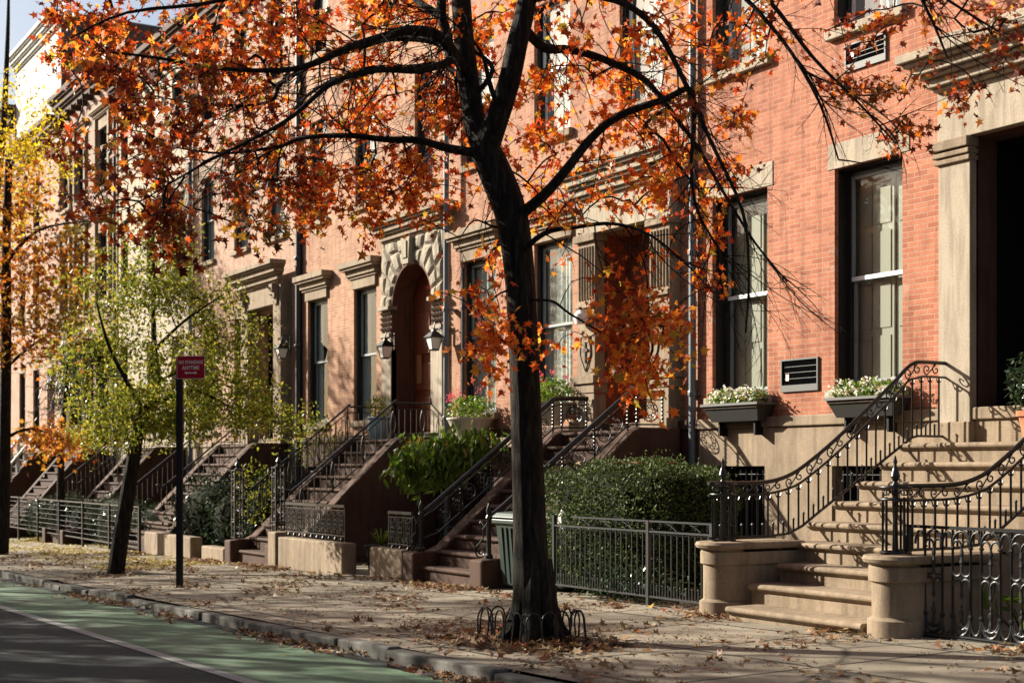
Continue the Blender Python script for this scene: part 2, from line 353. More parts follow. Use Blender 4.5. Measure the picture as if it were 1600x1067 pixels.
# kerb of granite lengths, slightly uneven
mb = MB(); x = -100.0; r_ = random.Random(3)
while x < 20:
    L = r_.uniform(.9, 2.1); j = r_.uniform(-.03, .02); z = r_.uniform(-.03, .006); t0 = r_.uniform(-.022, .02)
    for (y0, y1, za, zb) in ((YK + j, YK + .17, 0, 0),):
        ga, gb = g(x, 5.6) + z, g(x + L, 5.6) + z + t0
        mb.add([(x + .012, y0, ga - .3), (x + L - .012, y0 + t0, gb - .3), (x + L - .012, y1, gb - .3), (x + .012, y1, ga - .3),
                (x + .012, y0 + .015, ga + .004), (x + L - .012, y0 + .015 + t0, gb + .004), (x + L - .012, y1, gb + .004), (x + .012, y1, ga + .004)],
               [(0, 3, 2, 1), (4, 5, 6, 7), (0, 1, 5, 4), (1, 2, 6, 5), (2, 3, 7, 6), (3, 0, 4, 7)])
    x += L
tag(mb.build('kerb', M['kerb'], bevel=.02), kind='structure')
mb = MB(); mb.box(-100, 20, -4.0, -3.85, -2.2, -1.9)
# tree pit of earth round the big tree
def patch(name, m, x0, x1, y0, y1, dz):
    mb = MB(); n = 16; c = ((x0 + x1) / 2, (y0 + y1) / 2)
    for i in range(n):
        t = 2 * PI * i / n; rr = 1 + .12 * math.sin(3 * t + 1); px = c[0] + (x1 - x0) / 2 * max(-1, min(1, 1.3 * math.cos(t))) * rr; py = c[1] + (y1 - y0) / 2 * max(-1, min(1, 1.3 * math.sin(t))) * rr
        mb.v.append((px, py, g(px, py) + dz))
    mb.f.append(tuple(range(n))); return tag(mb.build(name, m), kind='structure')
patch('tree_pit_soil', M['soil'], -12.1, -10.2, 6.3, 7.6, .005)
patch('tree_pit_soil', M['soil'], -25.9, -24.4, 6.5, 7.6, .005)

# ================================================================ HOUSES
def wall_mesh(x0, x1, z0, z1, holes, y=D, rd=.2, depth=11):
    mb = MB(); xs = sorted({x0, x1, *[h[0] for h in holes], *[h[1] for h in holes]}); zs = sorted({z0, z1, *[h[2] for h in holes], *[h[3] for h in holes]})
    inh = lambda a, b: any(h[0] < a < h[1] and h[2] < b < h[3] for h in holes)
    for i in range(len(xs) - 1):
        for j in range(len(zs) - 1):
            if not inh((xs[i] + xs[i + 1]) / 2, (zs[j] + zs[j + 1]) / 2):
                a, b, c, d = xs[i], xs[i + 1], zs[j], zs[j + 1]; mb.add([(a, y, c), (b, y, c), (b, y, d), (a, y, d)], [(0, 1, 2, 3)])
    for h in holes:
        a, b, c, d = h[:4]; r = h[4] if len(h) > 4 else rd
        mb.add([(a, y, c), (a, y + r, c), (a, y + r, d), (a, y, d)], [(0, 1, 2, 3)]); mb.add([(b, y, c), (b, y + r, c), (b, y + r, d), (b, y, d)], [(3, 2, 1, 0)])
        mb.add([(a, y, d), (b, y, d), (b, y + r, d), (a, y + r, d)], [(3, 2, 1, 0)]); mb.add([(a, y, c), (b, y, c), (b, y + r, c), (a, y + r, c)], [(0, 1, 2, 3)])
    mb.add([(x0, y, z0), (x0, y + depth, z0), (x0, y + depth, z1), (x0, y, z1)], [(3, 2, 1, 0)])
    mb.add([(x1, y, z0), (x1, y + depth, z0), (x1, y + depth, z1), (x1, y, z1)], [(0, 1, 2, 3)])
    mb.add([(x0, y + depth, z0), (x1, y + depth, z0), (x1, y + depth, z1), (x0, y + depth, z1)], [(3, 2, 1, 0)])
    return mb
def cornice_prof(mb, x0, x1, y, z0, z1, out, steps=3, ret=True):
    # stepped mouldings that grow outwards towards the top, returning at both ends
    for i in range(steps):
        a = z0 + (z1 - z0) * i / steps; b = z0 + (z1 - z0) * (i + 1) / steps; o = out * (i + 1) / steps; e = o * .8 if ret else 0
        q = (b - a) * .32
        mb.box(x0 - e, x1 + e, y - o, y + .01 + .001 * i, a + q, b)
        mb.box(x0 - e + out * .12, x1 + e - out * .12, y - o + out * .16, y + .01 + .0005, a, a + q)
    return mb
def window(h, x0, x1, z0, z1, y=D, rd=.2, fm='black_frame', sash='black_frame', gm='glass', cur='full', sill='brownstone', lintel=None, frame_w=.06, mid=.5, zsill=.13, rail=None):
    w = MB(); f = frame_w; yy = y + rd
    w.box(x0, x0 + f, yy, yy + .1, z0, z1); w.box(x1 - f, x1, yy, yy + .1, z0, z1); w.box(x0 + f, x1 - f, yy, yy + .1, z1 - f, z1); w.box(x0 + f, x1 - f, yy, yy + .1, z0, z0 + f)
    w.box(x0 + .001, x0 + .02, y + .07, yy - .001, z0 + .001, z1 - .021); w.box(x1 - .02, x1 - .001, y + .07, yy - .001, z0 + .001, z1 - .021); w.box(x0 + .001, x1 - .001, y + .07, yy - .001, z1 - .02, z1 - .001)
    win = w.build('window', M[fm], h)
    zm = z0 + (z1 - z0) * mid; s = .045; ws = MB()
    for (a, b, yo) in ((zm - .02, z1 - f, .02), (z0 + f, zm + .02, .062)):
        ws.box(x0 + f, x0 + f + s, yy + yo, yy + yo + .038, a, b); ws.box(x1 - f - s, x1 - f, yy + yo, yy + yo + .038, a, b)
        ws.box(x0 + f + s, x1 - f - s, yy + yo, yy + yo + .038, b - s, b); ws.box(x0 + f + s, x1 - f - s, yy + yo, yy + yo + .038, a, a + s)
    ws.build('sash', M[sash], win)
    if rail: boxo('meeting_rail', M[rail], win, x0 + f + .01, x1 - f - .01, yy + .012, yy + .0195, zm - .02, zm + .035)
    a, b = x0 + f + s, x1 - f - s; p = MB(); p.add([(a, yy + .039, zm + .02), (b, yy + .039, zm + .02), (b, yy + .039, z1 - f - s), (a, yy + .039, z1 - f - s)], [(0, 1, 2, 3)]); p.build('pane', M[gm], win)
    p = MB(); p.add([(a, yy + .081, z0 + f + s), (b, yy + .081, z0 + f + s), (b, yy + .081, zm - .02), (a, yy + .081, zm - .02)], [(0, 1, 2, 3)]); p.build('pane', M[gm], win)
    if cur:
        c = MB(); yc = yy + .115; n = 26
        def sheetc(a, b, za, zb, mm, nm, amp=.018):
            c = MB(); k = max(4, int((b - a) * 24))
            for i in range(k + 1):
                xx = a + (b - a) * i / k; yo = amp * math.sin(i * 1.9) + amp * .6 * math.sin(i * .73 + x0); c.v += [(xx, yc + yo, za), (xx, yc + yo, zb)]
            for i in range(k): c.f.append((2 * i, 2 * i + 2, 2 * i + 3, 2 * i + 1))
            c.build(nm, M[mm], win)
        W_ = x1 - x0
        if cur == 'full': sheetc(x0 + .01, x1 - .01, z0 + .02, z1 - .02, 'curtain', 'curtain')
        elif cur == 'top': sheetc(x0 + .01, x1 - .01, zm - .15, z1 - .02, 'curtain', 'blind', .0)
        elif cur == 'sides': sheetc(x0 + .01, x0 + W_ * .34, z0 + .02, z1 - .02, 'curtain', 'curtain'); sheetc(x1 - W_ * .3, x1 - .01, z0 + .02, z1 - .02, 'curtain', 'curtain')
        elif cur == 'shutter':
            c = MB(); yb = yy + .13
            for k, (a, b) in enumerate(((.02, .30), (.31, .62), (.63, .98))):
                a = x0 + W_ * a; b = x0 + W_ * b; o_ = (.05, 0, .03)[k]
                c.box(a, b, yb + o_, yb + .03 + o_, z0 + .02, z1 - .02)
                for q in range(4):
                    za = z0 + .12 + (z1 - z0 - .2) * q / 4; zb = za + (z1 - z0 - .2) / 4 - .1
                    c.box(a + .05, b - .05, yb - .012 + o_, yb - .001 + o_, za, zb)
            c.build('inside_shutter', M['shutter'], win)
    if sill: boxo('sill', M[sill], win, x0 - .1, x1 + .1, y - .09, y + rd - .004, z0 - zsill, z0 - .003, .012)
    if lintel: boxo('lintel', M[lintel], win, x0 - .12, x1 + .12, y - .012, y + .04, z1 + .003, z1 + .34, .006)
    return win
def hood(win, x0, x1, z1, m, y=D, out=.28, hh=.36):
    mb = MB(); mb.box(x0 - .04, x1 + .04, y - .06, y + .01, z1 + .003, z1 + .22); cornice_prof(mb, x0 - .06, x1 + .06, y, z1 + .22, z1 + .22 + hh, out, 2); mb.build('hood', m, win)
def pilaster_group(h): pass

ROOF = 14.4
FL = [(2.62, 5.53), (7.36, 9.72), (11.25, 13.3)]
def house(x0, x1, label, wallm, cols, door, ztop=ROOF, fl=FL, base='brownstone', zbase=2.31, upper=None, **kw):
    """cols: (x0, x1) window columns; door: (x0, x1) opening; returns root"""
    zg = g(x0, 13) - .6
    h = thing('row_house', ((x0 + x1) / 2, D, g((x0 + x1) / 2, 13)), label, 'house', 'row houses along the street')
    dw = dict(sash='black_frame', rd=.2 if x0 > -17 else .13); dw.update(kw.get('win', {}))
    holes = [(a, b, z0, z1) for (a, b) in cols for (z0, z1) in fl[:1]]
    ucols = upper or cols
    holes += [(a, b, z0, z1) for (a, b) in ucols for (z0, z1) in fl[1:]]
    holes = [(*q_, dw['rd']) for q_ in holes]
    dz0, dz1, ddep = kw.get('dz', (2.16, 5.5, 1.0))
    holes.append((door[0], door[1], dz0, dz1, ddep))
    wall_mesh(x0, x1, zbase, ztop, holes).build('wall', M[wallm], h)
    # base storey
    bh = [(a, b, g(a, 13) + .35, 1.62, .22) for (a, b) in cols]
    bm_ = wall_mesh(x0, x1, zg, zbase - .15, bh, y=D - .05, depth=.4); bm_.build('base_wall', M[base], h)
    MB().box(x0 + .001, x1 - .001, D - .09, D + .05, zbase - .147, zbase - .003).build('band_course', M[base], h, bevel=.015)
    for (a, b) in cols:
        z0 = g(a, 13) + .35
        wb = MB(); wb.box(a, b, D + .17, D + .2, z0, 1.62)
        k = int((b - a) / .12)
        w = wb.build('basement_window', M['void'], h)
        gr = MB()
        for i in range(k + 1): gr.tube([(a + (b - a) * i / k, D + .03, z0), (a + (b - a) * i / k, D + .03, 1.62)], .011, 5)
        for zz in (z0 + .1, 1.5): gr.tube([(a, D + .03, zz), (b, D + .03, zz)], .011, 5)
        gr.build('window_grille', M['iron'], w)
    boxo('interior_wall', M['interior'], h, x0 + .02, x1 - .02, D + 1.3, D + 1.35, zbase, ztop - .05)
    fdiv = MB()
    for zz in [fl[0][1] + .7, fl[1][1] + .7]: fdiv.box(x0 + .02, x1 - .02, D + .32, D + 1.29, zz, zz + .2)
    fdiv.build('floor_slab', M['interior'], h)
    MB().box(x0, x1, D, D + 11, ztop + .002, ztop + .12).build('roof', M['roof'], h)
    cm = MB(); cornice_prof(cm, x0 + .05, x1 - .05, D, ztop - .7, ztop + .1, .5, 3, ret=False)
    for i in range(9):
        xb = x0 + .45 + (x1 - x0 - .9) * i / 8; cm.box(xb - .07, xb + .07, D - .36, D - .006, ztop - .9, ztop - .705)
    cm.build('roof_cornice', M[kw.get('cornice', 'brownstone_red')], h, bevel=.01)
    fw = kw.get('floorwin', [{}, {}, {}]); i = 0
    for (a, b) in cols:
        w = window(h, a, b, fl[0][0], fl[0][1], **{**dw, **fw[0]})
        if kw.get('hood'): hood(w, a, b, fl[0][1], M[kw['hood']])
    for fi in (1, 2):
        for (a, b) in ucols: window(h, a, b, fl[fi][0], fl[fi][1], **{**dw, 'gm': 'glass_sky', **fw[fi]})
    return h
def downpipe(x, label, m='pipe', z1=14.0, y=D - .08, r=.055):
    zg = g(x, 13); p = thing('downpipe', (x, y, zg), label, 'downpipe', 'rainwater pipes between the houses')
    MB().tube([(x, y, zg), (x, y, z1)], r, 10).build('pipe', M[m], p, True)
    b = MB(); z = zg + .6
    while z < z1: b.lathe((x, y, z), [(r * 1.25, 0), (r * 1.35, .02), (r * 1.35, .06), (r * 1.25, .08)], 10); b.box(x - .1, x + .1, y + .03, D - .051 if z < 2.1 else D, z + .02, z + .05); z += 2.1
    b.build('pipe_bracket', M[m], p)

XB = [-1.4, -8.95, -16.62, -24.15, -31.75, -39.75, -47.5, -55.2, -63.0, -71.0]
# --- near house (salmon brick)
H1 = house(XB[2], XB[1], 'salmon red brick house with brownstone base, air conditioner grilles and a black open doorway', 'brick_salmon',
           [(X(1113), X(1199)), (X(1304), X(1410))], (-11.5, -9.7), upper=[(X(1113), X(1199)), (X(1303), X(1408)), (-11.2, -10.0)],
           dz=(1.88, 5.5, .3), win=dict(lintel='brownstone_pale', sill='brownstone_pale', rail='white_frame'),
           floorwin=[dict(cur='shutter', sash='grey_frame', frame_w=.09), dict(cur='full', sash='white_frame'), {}])
# door surround
y0 = D
mb = MB()
for a, b in ((-11.98, -11.5), (-9.7, -9.22)):
    boxo('pilaster', M['brownstone_pale'], H1, a, b, y0 - .11, y0 + .3, 1.9, 5.5, .01)
for a, b in ((-11.98, -11.5), (-9.7, -9.22)):
    boxo('pilaster_base', M['brownstone'], H1, a - .05, b + .03, y0 - .16, y0 + .302, 1.882, 2.14, .012); mb = MB(); mb.box(a - .04, b + .02, y0 - .15, y0 + .02, 5.22, 5.28); mb.box(a - .09, b + .02, y0 - .19, y0 + .02, 5.38, 5.497); mb.box(a - .06, b + .02, y0 - .165, y0 + .02, 5.3, 5.36); mb.build('pilaster_cap', M['brownstone'], H1, bevel=.012)
mb = MB(); mb.box(-11.99, -9.21, y0 - .115, y0 + .2, 5.503, 6.1); cornice_prof(mb, -11.95, -9.25, y0 - .11, 6.1, 6.55, .42, 3); mb.box(-11.9, -9.3, y0 - .3, y0 + .02, 6.553, 6.72)
mb.build('entablature', M['brownstone_pale'], H1, bevel=.01)
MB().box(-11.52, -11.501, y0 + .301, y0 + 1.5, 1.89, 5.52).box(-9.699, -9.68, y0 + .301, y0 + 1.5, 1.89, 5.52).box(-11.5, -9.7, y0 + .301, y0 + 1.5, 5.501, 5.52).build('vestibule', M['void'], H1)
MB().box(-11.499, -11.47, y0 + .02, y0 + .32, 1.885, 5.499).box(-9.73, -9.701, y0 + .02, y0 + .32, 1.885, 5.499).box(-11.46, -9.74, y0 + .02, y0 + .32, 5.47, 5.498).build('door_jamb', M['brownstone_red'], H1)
boxo('door', M['void'], H1, -11.49, -9.71, y0 + 1.5, y0 + 1.58, 1.9, 5.49)  # plain black sheet, the dark depth of the open doorway as colour
boxo('vestibule_floor', M['brownstone_red'], H1, -11.5, -9.7, D - .09, y0 + 1.49, 1.7, 1.876)
# --- second house (orange brick, mahogany door)
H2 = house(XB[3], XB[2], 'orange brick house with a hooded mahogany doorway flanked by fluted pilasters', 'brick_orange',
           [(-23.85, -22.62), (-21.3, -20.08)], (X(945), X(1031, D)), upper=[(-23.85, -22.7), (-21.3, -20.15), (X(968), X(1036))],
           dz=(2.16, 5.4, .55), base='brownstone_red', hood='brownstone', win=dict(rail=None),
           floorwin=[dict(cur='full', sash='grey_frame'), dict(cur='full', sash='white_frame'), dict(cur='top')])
a0, a1 = X(945), X(1031)
for a, b, lbl in ((a0 - .5, a0, 1), (a1, a1 + .5, 0)):
    mb = MB(); yp = D - .2
    mb.box(a, b, yp, D + .02, 3.1, 5.3); mb.box(a - .1, b + .08, yp - .09, D + .02, 2.97, 3.097); mb.box(a - .06, b + .05, yp - .05, D + .02, 2.82, 2.967)
    mb.box(a - .03, b + .02, yp - .03, D + .02, 2.17, 2.817); mb.box(a - .12, b + .06, yp - .1, D + .025, 2.163, 2.35)
    for i in range(6): mb.tube([(a + .06 + (b - a - .12) * i / 5, yp - .004, 4.35), (a + .06 + (b - a - .12) * i / 5, yp - .004, 5.22)], .022, 6)
    mb.box(a - .02, b + .02, yp - .05, yp - .001, 4.22, 4.3); mb.box(a - .05, b + .05, yp - .06, D + .02, 5.303, 5.42)
    mb.build('fluted_pilaster', M['brownstone'], H2, bevel=.006)
    if lbl:
        mb = MB(); c = (a + b) / 2
        mb.add([(c - .13, yp - .012, 3.75), (c + .13, yp - .012, 3.75), (c + .15, yp - .012, 3.45), (c + .08, yp - .012, 3.24), (c, yp - .012, 3.18), (c - .08, yp - .012, 3.24), (c - .15, yp - .012, 3.45)], [tuple(range(7))])
        mb.tube([(c - .13, yp - .014, 3.75), (c + .13, yp - .014, 3.75), (c + .15, yp - .014, 3.45), (c, yp - .014, 3.18), (c - .15, yp - .014, 3.45), (c - .13, yp - .014, 3.75)], .012, 5)
        sh = mb.build('shield_ornament', M['brownstone'], H2)
        MB().box(c - .018, c + .018, yp - .034, yp - .0125, 3.32, 3.66).box(c - .07, c - .0185, yp - .034, yp - .0125, 3.5, 3.55).box(c + .0185, c + .07, yp - .034, yp - .0125, 3.5, 3.55).build('cross', M['iron_grey'], sh)
        MB().lathe((c, yp - .1, 4.05), [(.10, -.1), (.13, -.02), (.12, .06), (.03, .14)], 10).build('wall_light', M['lamp_glass'], H2, True)
mb = MB(); mb.box(a0 - .55, a1 + .52, D - .2, D + .02, 5.423, 6.0); cornice_prof(mb, a0 - .5, a1 + .45, D - .2, 6.0, 6.5, .34, 3)
mb.build('entablature', M['brownstone_pale'], H2, bevel=.008)
xm = a0 + (a1 - a0) * .66
d2 = boxo('door', M['mahogany'], H2, a0 + .01, xm, D + .42, D + .5, 2.17, 5.39)
for za, zb in ((2.4, 3.2), (3.35, 4.9)): boxo('door_panel', M['mahogany'], d2, a0 + .14, xm - .14, D + .39, D + .419, za, zb, .01)
boxo('black_strip', M['void'], H2, xm + .003, a1 - .01, D + .44, D + .5, 2.17, 5.39)  # plain black strip filling the right part of the doorway
mb = MB(); mb.box(a0 + .003, a0 + .03, D + .01, D + .415, 2.17, 5.39); mb.build('door_jamb', M['mahogany'], H2)
# --- third house (pink brick, rusticated arch)
ax0, ax1 = -26.74, -24.98; axc = (ax0 + ax1) / 2; AR = (ax1 - ax0) / 2; ZS = 4.88
H3 = house(XB[4], XB[3], 'pink brick house with a rough stone arched doorway between two lanterns', 'brick_pink',
           [(X(481), X(512)), (X(553), X(588))], (ax0 - .04, ax1 + .04), upper=[(X(484), X(512)), (X(555), X(589)), (X(648), X(676))],
           dz=(2.16, 5.85, .5), base='brownstone_red', hood='brownstone',
           floorwin=[dict(cur='sides', sash='grey_frame'), dict(cur='full', sash='grey_frame'), dict(cur='top')])
sx0, sx1 = -27.2, -24.5
mb = MB()
boxo('door_pier', M['brownstone_pale'], H3, sx0, ax0, D - .12, D + .02, 2.17, 4.4, .01); boxo('door_pier', M['brownstone_pale'], H3, ax1, sx1, D - .12, D + .02, 2.17, 4.4, .01)
mb = MB(); r_ = random.Random(5)
def rock(mb, quad, y, bulge, n=4):
    # quad: four (x, z) corners -> domed rough block
    k = len(mb.v)
    for i in range(n + 1):
        for j in range(n + 1):
            u, v = i / n, j / n
            px = (1 - u) * (1 - v) * quad[0][0] + u * (1 - v) * quad[1][0] + u * v * quad[2][0] + (1 - u) * v * quad[3][0]
            pz = (1 - u) * (1 - v) * quad[0][1] + u * (1 - v) * quad[1][1] + u * v * quad[2][1] + (1 - u) * v * quad[3][1]
            e = 0 if i in (0, n) or j in (0, n) else bulge * (.62 + .38 * math.sin(PI * u) * math.sin(PI * v)) * (1 + .32 * mn.noise(Vector((px * 9, pz * 9, 1.7))) + r_.uniform(-.07, .07))
            mb.v.append((px, y - e, pz))
    for i in range(n):
        for j in range(n): a = k + i * (n + 1) + j; mb.f.append((a, a + n + 1, a + n + 2, a + 1))
NV = 11; ZT = 6.3
def outer(t):
    c, s_ = math.cos(t), math.sin(t); hw = (sx1 - sx0) / 2
    k = min(hw / abs(c) if abs(c) > 1e-6 else 9, (ZT - ZS) / s_ if s_ > 1e-6 else 9); return (axc + k * c, ZS + k * s_)
for i in range(NV):
    t0, t1 = PI * i / NV, PI * (i + 1) / NV; tm = (t0 + t1) / 2
    if i == NV // 2: continue
    pin = lambda t: (axc + (AR + .05) * math.cos(t), ZS + (AR + .05) * math.sin(t))
    la = lambda p_, q_, f_: (p_[0] + (q_[0] - p_[0]) * f_, p_[1] + (q_[1] - p_[1]) * f_); e0, e1 = t0 + .01, t1 - .01; cut = .45 + .15 * (i % 2)
    if math.dist(pin(tm), outer(tm)) > .42:
        rock(mb, [pin(e0), la(pin(e0), outer(e0), cut), la(pin(e1), outer(e1), cut), pin(e1)], D - .1, .055, 6)
        rock(mb, [la(pin(e0), outer(e0), cut + .03), outer(e0), outer(e1), la(pin(e1), outer(e1), cut + .03)], D - .1, .06, 6)
    else: rock(mb, [pin(e0), outer(e0), outer(e1), pin(e1)], D - .1, .055, 6)
for sx, sy in ((sx0, ax0 - .05), (ax1 + .05, sx1)):
    for j in range(0): pass
# corner fill so the block reads as a rectangle
hw = (sx1 - sx0) / 2
for s_ in (-1, 1):
    xc = axc + s_ * hw; mb.add([(xc, D - .1, ZT), (xc - s_ * .5, D - .1, ZT), (xc, D - .1, ZT - .6)], [(0, 1, 2)])
mb.build('rusticated_arch', M['rough_stone'], H3)
# backing plate with the arch cut out + soffit
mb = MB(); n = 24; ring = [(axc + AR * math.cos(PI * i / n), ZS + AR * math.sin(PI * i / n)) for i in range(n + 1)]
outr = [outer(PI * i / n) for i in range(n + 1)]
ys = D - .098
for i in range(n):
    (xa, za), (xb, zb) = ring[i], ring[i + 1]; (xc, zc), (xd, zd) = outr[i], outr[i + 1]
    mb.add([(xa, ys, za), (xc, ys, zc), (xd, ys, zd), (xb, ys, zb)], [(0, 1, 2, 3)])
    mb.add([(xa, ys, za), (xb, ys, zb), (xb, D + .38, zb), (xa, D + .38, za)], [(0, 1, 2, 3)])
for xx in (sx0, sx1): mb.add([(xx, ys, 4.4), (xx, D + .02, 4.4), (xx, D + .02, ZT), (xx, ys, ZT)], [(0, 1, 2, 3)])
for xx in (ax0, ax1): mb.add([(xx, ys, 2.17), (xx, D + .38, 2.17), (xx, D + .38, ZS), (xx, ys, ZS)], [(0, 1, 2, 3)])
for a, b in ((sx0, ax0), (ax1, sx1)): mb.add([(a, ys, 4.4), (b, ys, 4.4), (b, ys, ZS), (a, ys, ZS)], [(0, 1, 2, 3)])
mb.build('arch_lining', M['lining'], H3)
for a, b in ((sx0 - .06, ax0 + .01), (ax1 - .01, sx1 + .05)):
    mb = MB(); mb.box(a, b, D - .2, D + .02, 4.9, 4.97); mb.box(a + .03, b - .02, D - .16, D + .02, 4.33, 4.41)
    for i in range(4):
        for j in range(4):
            cx = a + .09 + (b - a - .16) * i / 3; cz = 4.5 + .11 * j; q = [( -.05, 0), (0, .05), (.05, 0), (0, -.05)]
            mb.add([(cx + p_, D - .11, cz + w_) for p_, w_ in q] + [(cx + .01, D - .175, cz + .01)], [(0, 1, 4), (1, 2, 4), (2, 3, 4), (3, 0, 4)])
    mb.build('impost_block', M['rough_stone'], H3)
mb = MB(); mb.add([(axc - .13, D - .24, 5.74), (axc + .13, D - .24, 5.74), (axc + .2, D - .24, 6.28), (axc - .2, D - .24, 6.28), (axc - .13, D - .05, 5.74), (axc + .13, D - .05, 5.74), (axc + .2, D - .05, 6.28), (axc - .2, D - .05, 6.28)],
                  [(0, 1, 2, 3), (1, 5, 6, 2), (4, 0, 3, 7), (4, 5, 1, 0)])
mb.box(axc - .09, axc + .09, D - .265, D - .242, 5.86, 6.2); mb.build('keystone', M['rough_stone'], H3)
mb = MB(); cornice_prof(mb, sx0 + .1, sx1 - .02, D - .08, 6.3, 6.75, .32, 3); mb.build('door_cornice', M['brownstone'], H3, bevel=.006)
d3 = boxo('door', M['mahogany'], H3, ax0 + .01, ax1 - .01, D + .4, D + .48, 2.17, 5.8)
for i in range(2):
    for za, zb in ((2.35, 3.05), (3.2, 3.75), (3.95, 4.8)): boxo('door_panel', M['mahogany'], d3, ax0 + .15 + .82 * i, ax0 + .8 + .82 * i, D + .37, D + .399, za, zb, .01)
boxo('brass_notice', M['wood_panel'], d3, ax0 + .25, ax0 + .46, D + .355, D + .369, 3.35, 3.95)
# --- fourth house
H4 = house(XB[5], XB[4], 'pale pink brick house with a scroll bracketed doorway behind the small green tree', 'brick_pale',
           [(X(317), X(337)), (X(366), X(388))], (X(403), X(443)), upper=[(X(315), X(335)), (X(366), X(388)), (X(418), X(445))],
           dz=(2.16, 5.5, .32), floorwin=[dict(cur='sides'), dict(cur='full', sash='grey_frame'), dict(cur='top')], win=dict(lintel='brownstone'))
a0, a1 = X(403), X(443)
boxo('door_pier', M['brownstone'], H4, a0 - .5, a0 - .01, D - .28, D + .02, 2.17, 5.6, .01); boxo('door_pier', M['brownstone'], H4, a1 + .01, a1 + .5, D - .28, D + .02, 2.17, 5.6, .01); mb = MB(); mb.box(a0 - .5, a1 + .5, D - .28, D + .021, 5.603, 6.1)
cornice_prof(mb, a0 - .5, a1 + .5, D - .28, 6.1, 6.6, .4, 3); mb.build('door_surround', M['brownstone'], H4, bevel=.01)
for xx in (a0 - .3, a1 + .15):
    mb = MB()
    for k in range(3): mb.lathe((xx, D - .42 + .07 * k, 5.98 - .17 * k), [(.12 - .025 * k, 0), (.12 - .025 * k, .01)], 8); mb.box(xx, xx + .2, D - .45 + .06 * k, D - .285, 5.9 - .16 * k, 6.06 - .16 * k)
    mb.build('scroll_bracket', M['brownstone'], H4)
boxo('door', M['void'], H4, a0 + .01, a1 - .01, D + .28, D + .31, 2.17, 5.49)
# --- fifth (cream), sixth (brown trimmed), seventh + eighth, and one to the right of the frame
H5 = house(XB[6], XB[5], 'cream painted house with dark windows between two grey pipes', 'cream', [(X(189), X(200)), (X(229), X(242))], (X(268), X(288)),
           upper=[(X(189), X(200)), (X(229), X(242)), (X(269), X(289))], base='cream', win=dict(sill='brownstone'), floorwin=[dict(cur='top'), dict(cur='sides'), dict(cur='top')])
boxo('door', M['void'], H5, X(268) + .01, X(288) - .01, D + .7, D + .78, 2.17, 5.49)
H6 = house(XB[7], XB[6], 'tall dull brown brick house with thick brown window surrounds left of the cream house', 'brick_dull', [(X(98), X(109)), (X(121), X(133))], (X(150), X(170)),
           upper=[(X(98), X(109)), (X(121), X(133)), (X(154), X(170))], ztop=15.4, win=dict(sill='brownstone', lintel='brownstone'), floorwin=[dict(cur='top'), dict(cur='full'), dict(cur='sides')])
for a, b in ((X(98), X(109)), (X(121), X(133)), (X(154), X(170))):
    for z0, z1 in FL[1:]:
        mb = MB(); mb.box(a - .3, a - .11, D - .1, D + .01, z0 - .1, z1 + .4); mb.box(b + .11, b + .3, D - .1, D + .01, z0 - .1, z1 + .4); cornice_prof(mb, a - .3, b + .3, D, z1 + .403, z1 + .7, .25, 2); mb.build('window_surround', M['brownstone'], H6)
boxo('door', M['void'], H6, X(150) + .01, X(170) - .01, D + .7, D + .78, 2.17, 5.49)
mb = MB(); mb.box(X(146) - .2, X(146) + .2, D - .9, D - .6, 2.1, 5.4); mb.box(X(172) - .2, X(172) + .15, D - .9, D - .6, 2.1, 5.4); cornice_prof(mb, X(144), X(174), D - .6, 5.4, 5.9, .5, 3); mb.box(X(144), X(174), D - .6, D + .01, 5.4, 5.9)
mb.build('porch', M['brownstone_red'], H6)
H7 = house(XB[8], XB[7], 'tall white topped building with brown brick side wall at the far left', 'brick_pale', [(XB[8] + .9, XB[8] + 2.0), (XB[8] + 3.4, XB[8] + 4.5)], (XB[8] + 5.8, XB[8] + 7.0),
           ztop=14.9, win=dict(sill='brownstone', lintel='brownstone'), floorwin=[dict(cur='top'), dict(cur='full'), dict(cur='sides')])
MB().box(XB[8], XB[7] - .06, D + .05, D + 10, 15.03, 19.0).build('attic_storey', M['white_wall'], H7)
MB().box(XB[7] - .058, XB[7] - .01, D + .06, D + 9.9, 15.03, 18.95).build('side_wall', M['brick_brown'], H7)
cm = MB(); cornice_prof(cm, XB[8], XB[7] - .1, D + .05, 18.4, 19.05, .4, 3, ret=False); cm.build('attic_cornice', M['white_wall'], H7)
boxo('door', M['void'], H7, XB[8] + 5.81, XB[8] + 6.99, D + .7, D + .78, 2.17, 5.49)
H8 = house(XB[9], XB[8], 'farthest house of the row, partly behind the yellow and orange trees', 'brick_pale', [(XB[9] + .9, XB[9] + 2.0), (XB[9] + 3.4, XB[9] + 4.5)], (XB[9] + 5.8, XB[9] + 7.0),
           ztop=17, win=dict(sill='brownstone'), floorwin=[dict(cur='top'), dict(cur='full'), dict(cur='sides')])
H0 = house(XB[1], XB[0], 'red brick house beyond the right edge, next to the salmon brick house', 'brick_orange', [(-8.3, -7.1), (-6.0, -4.8)], (-3.8, -2.4), upper=[(-8.3, -7.1), (-6.0, -4.8), (-3.6, -2.5)],
           floorwin=[dict(cur='full'), dict(cur='full'), dict(cur='top')])
boxo('door', M['mahogany'], H0, -3.79, -2.41, D + .7, D + .78, 2.17, 5.49)

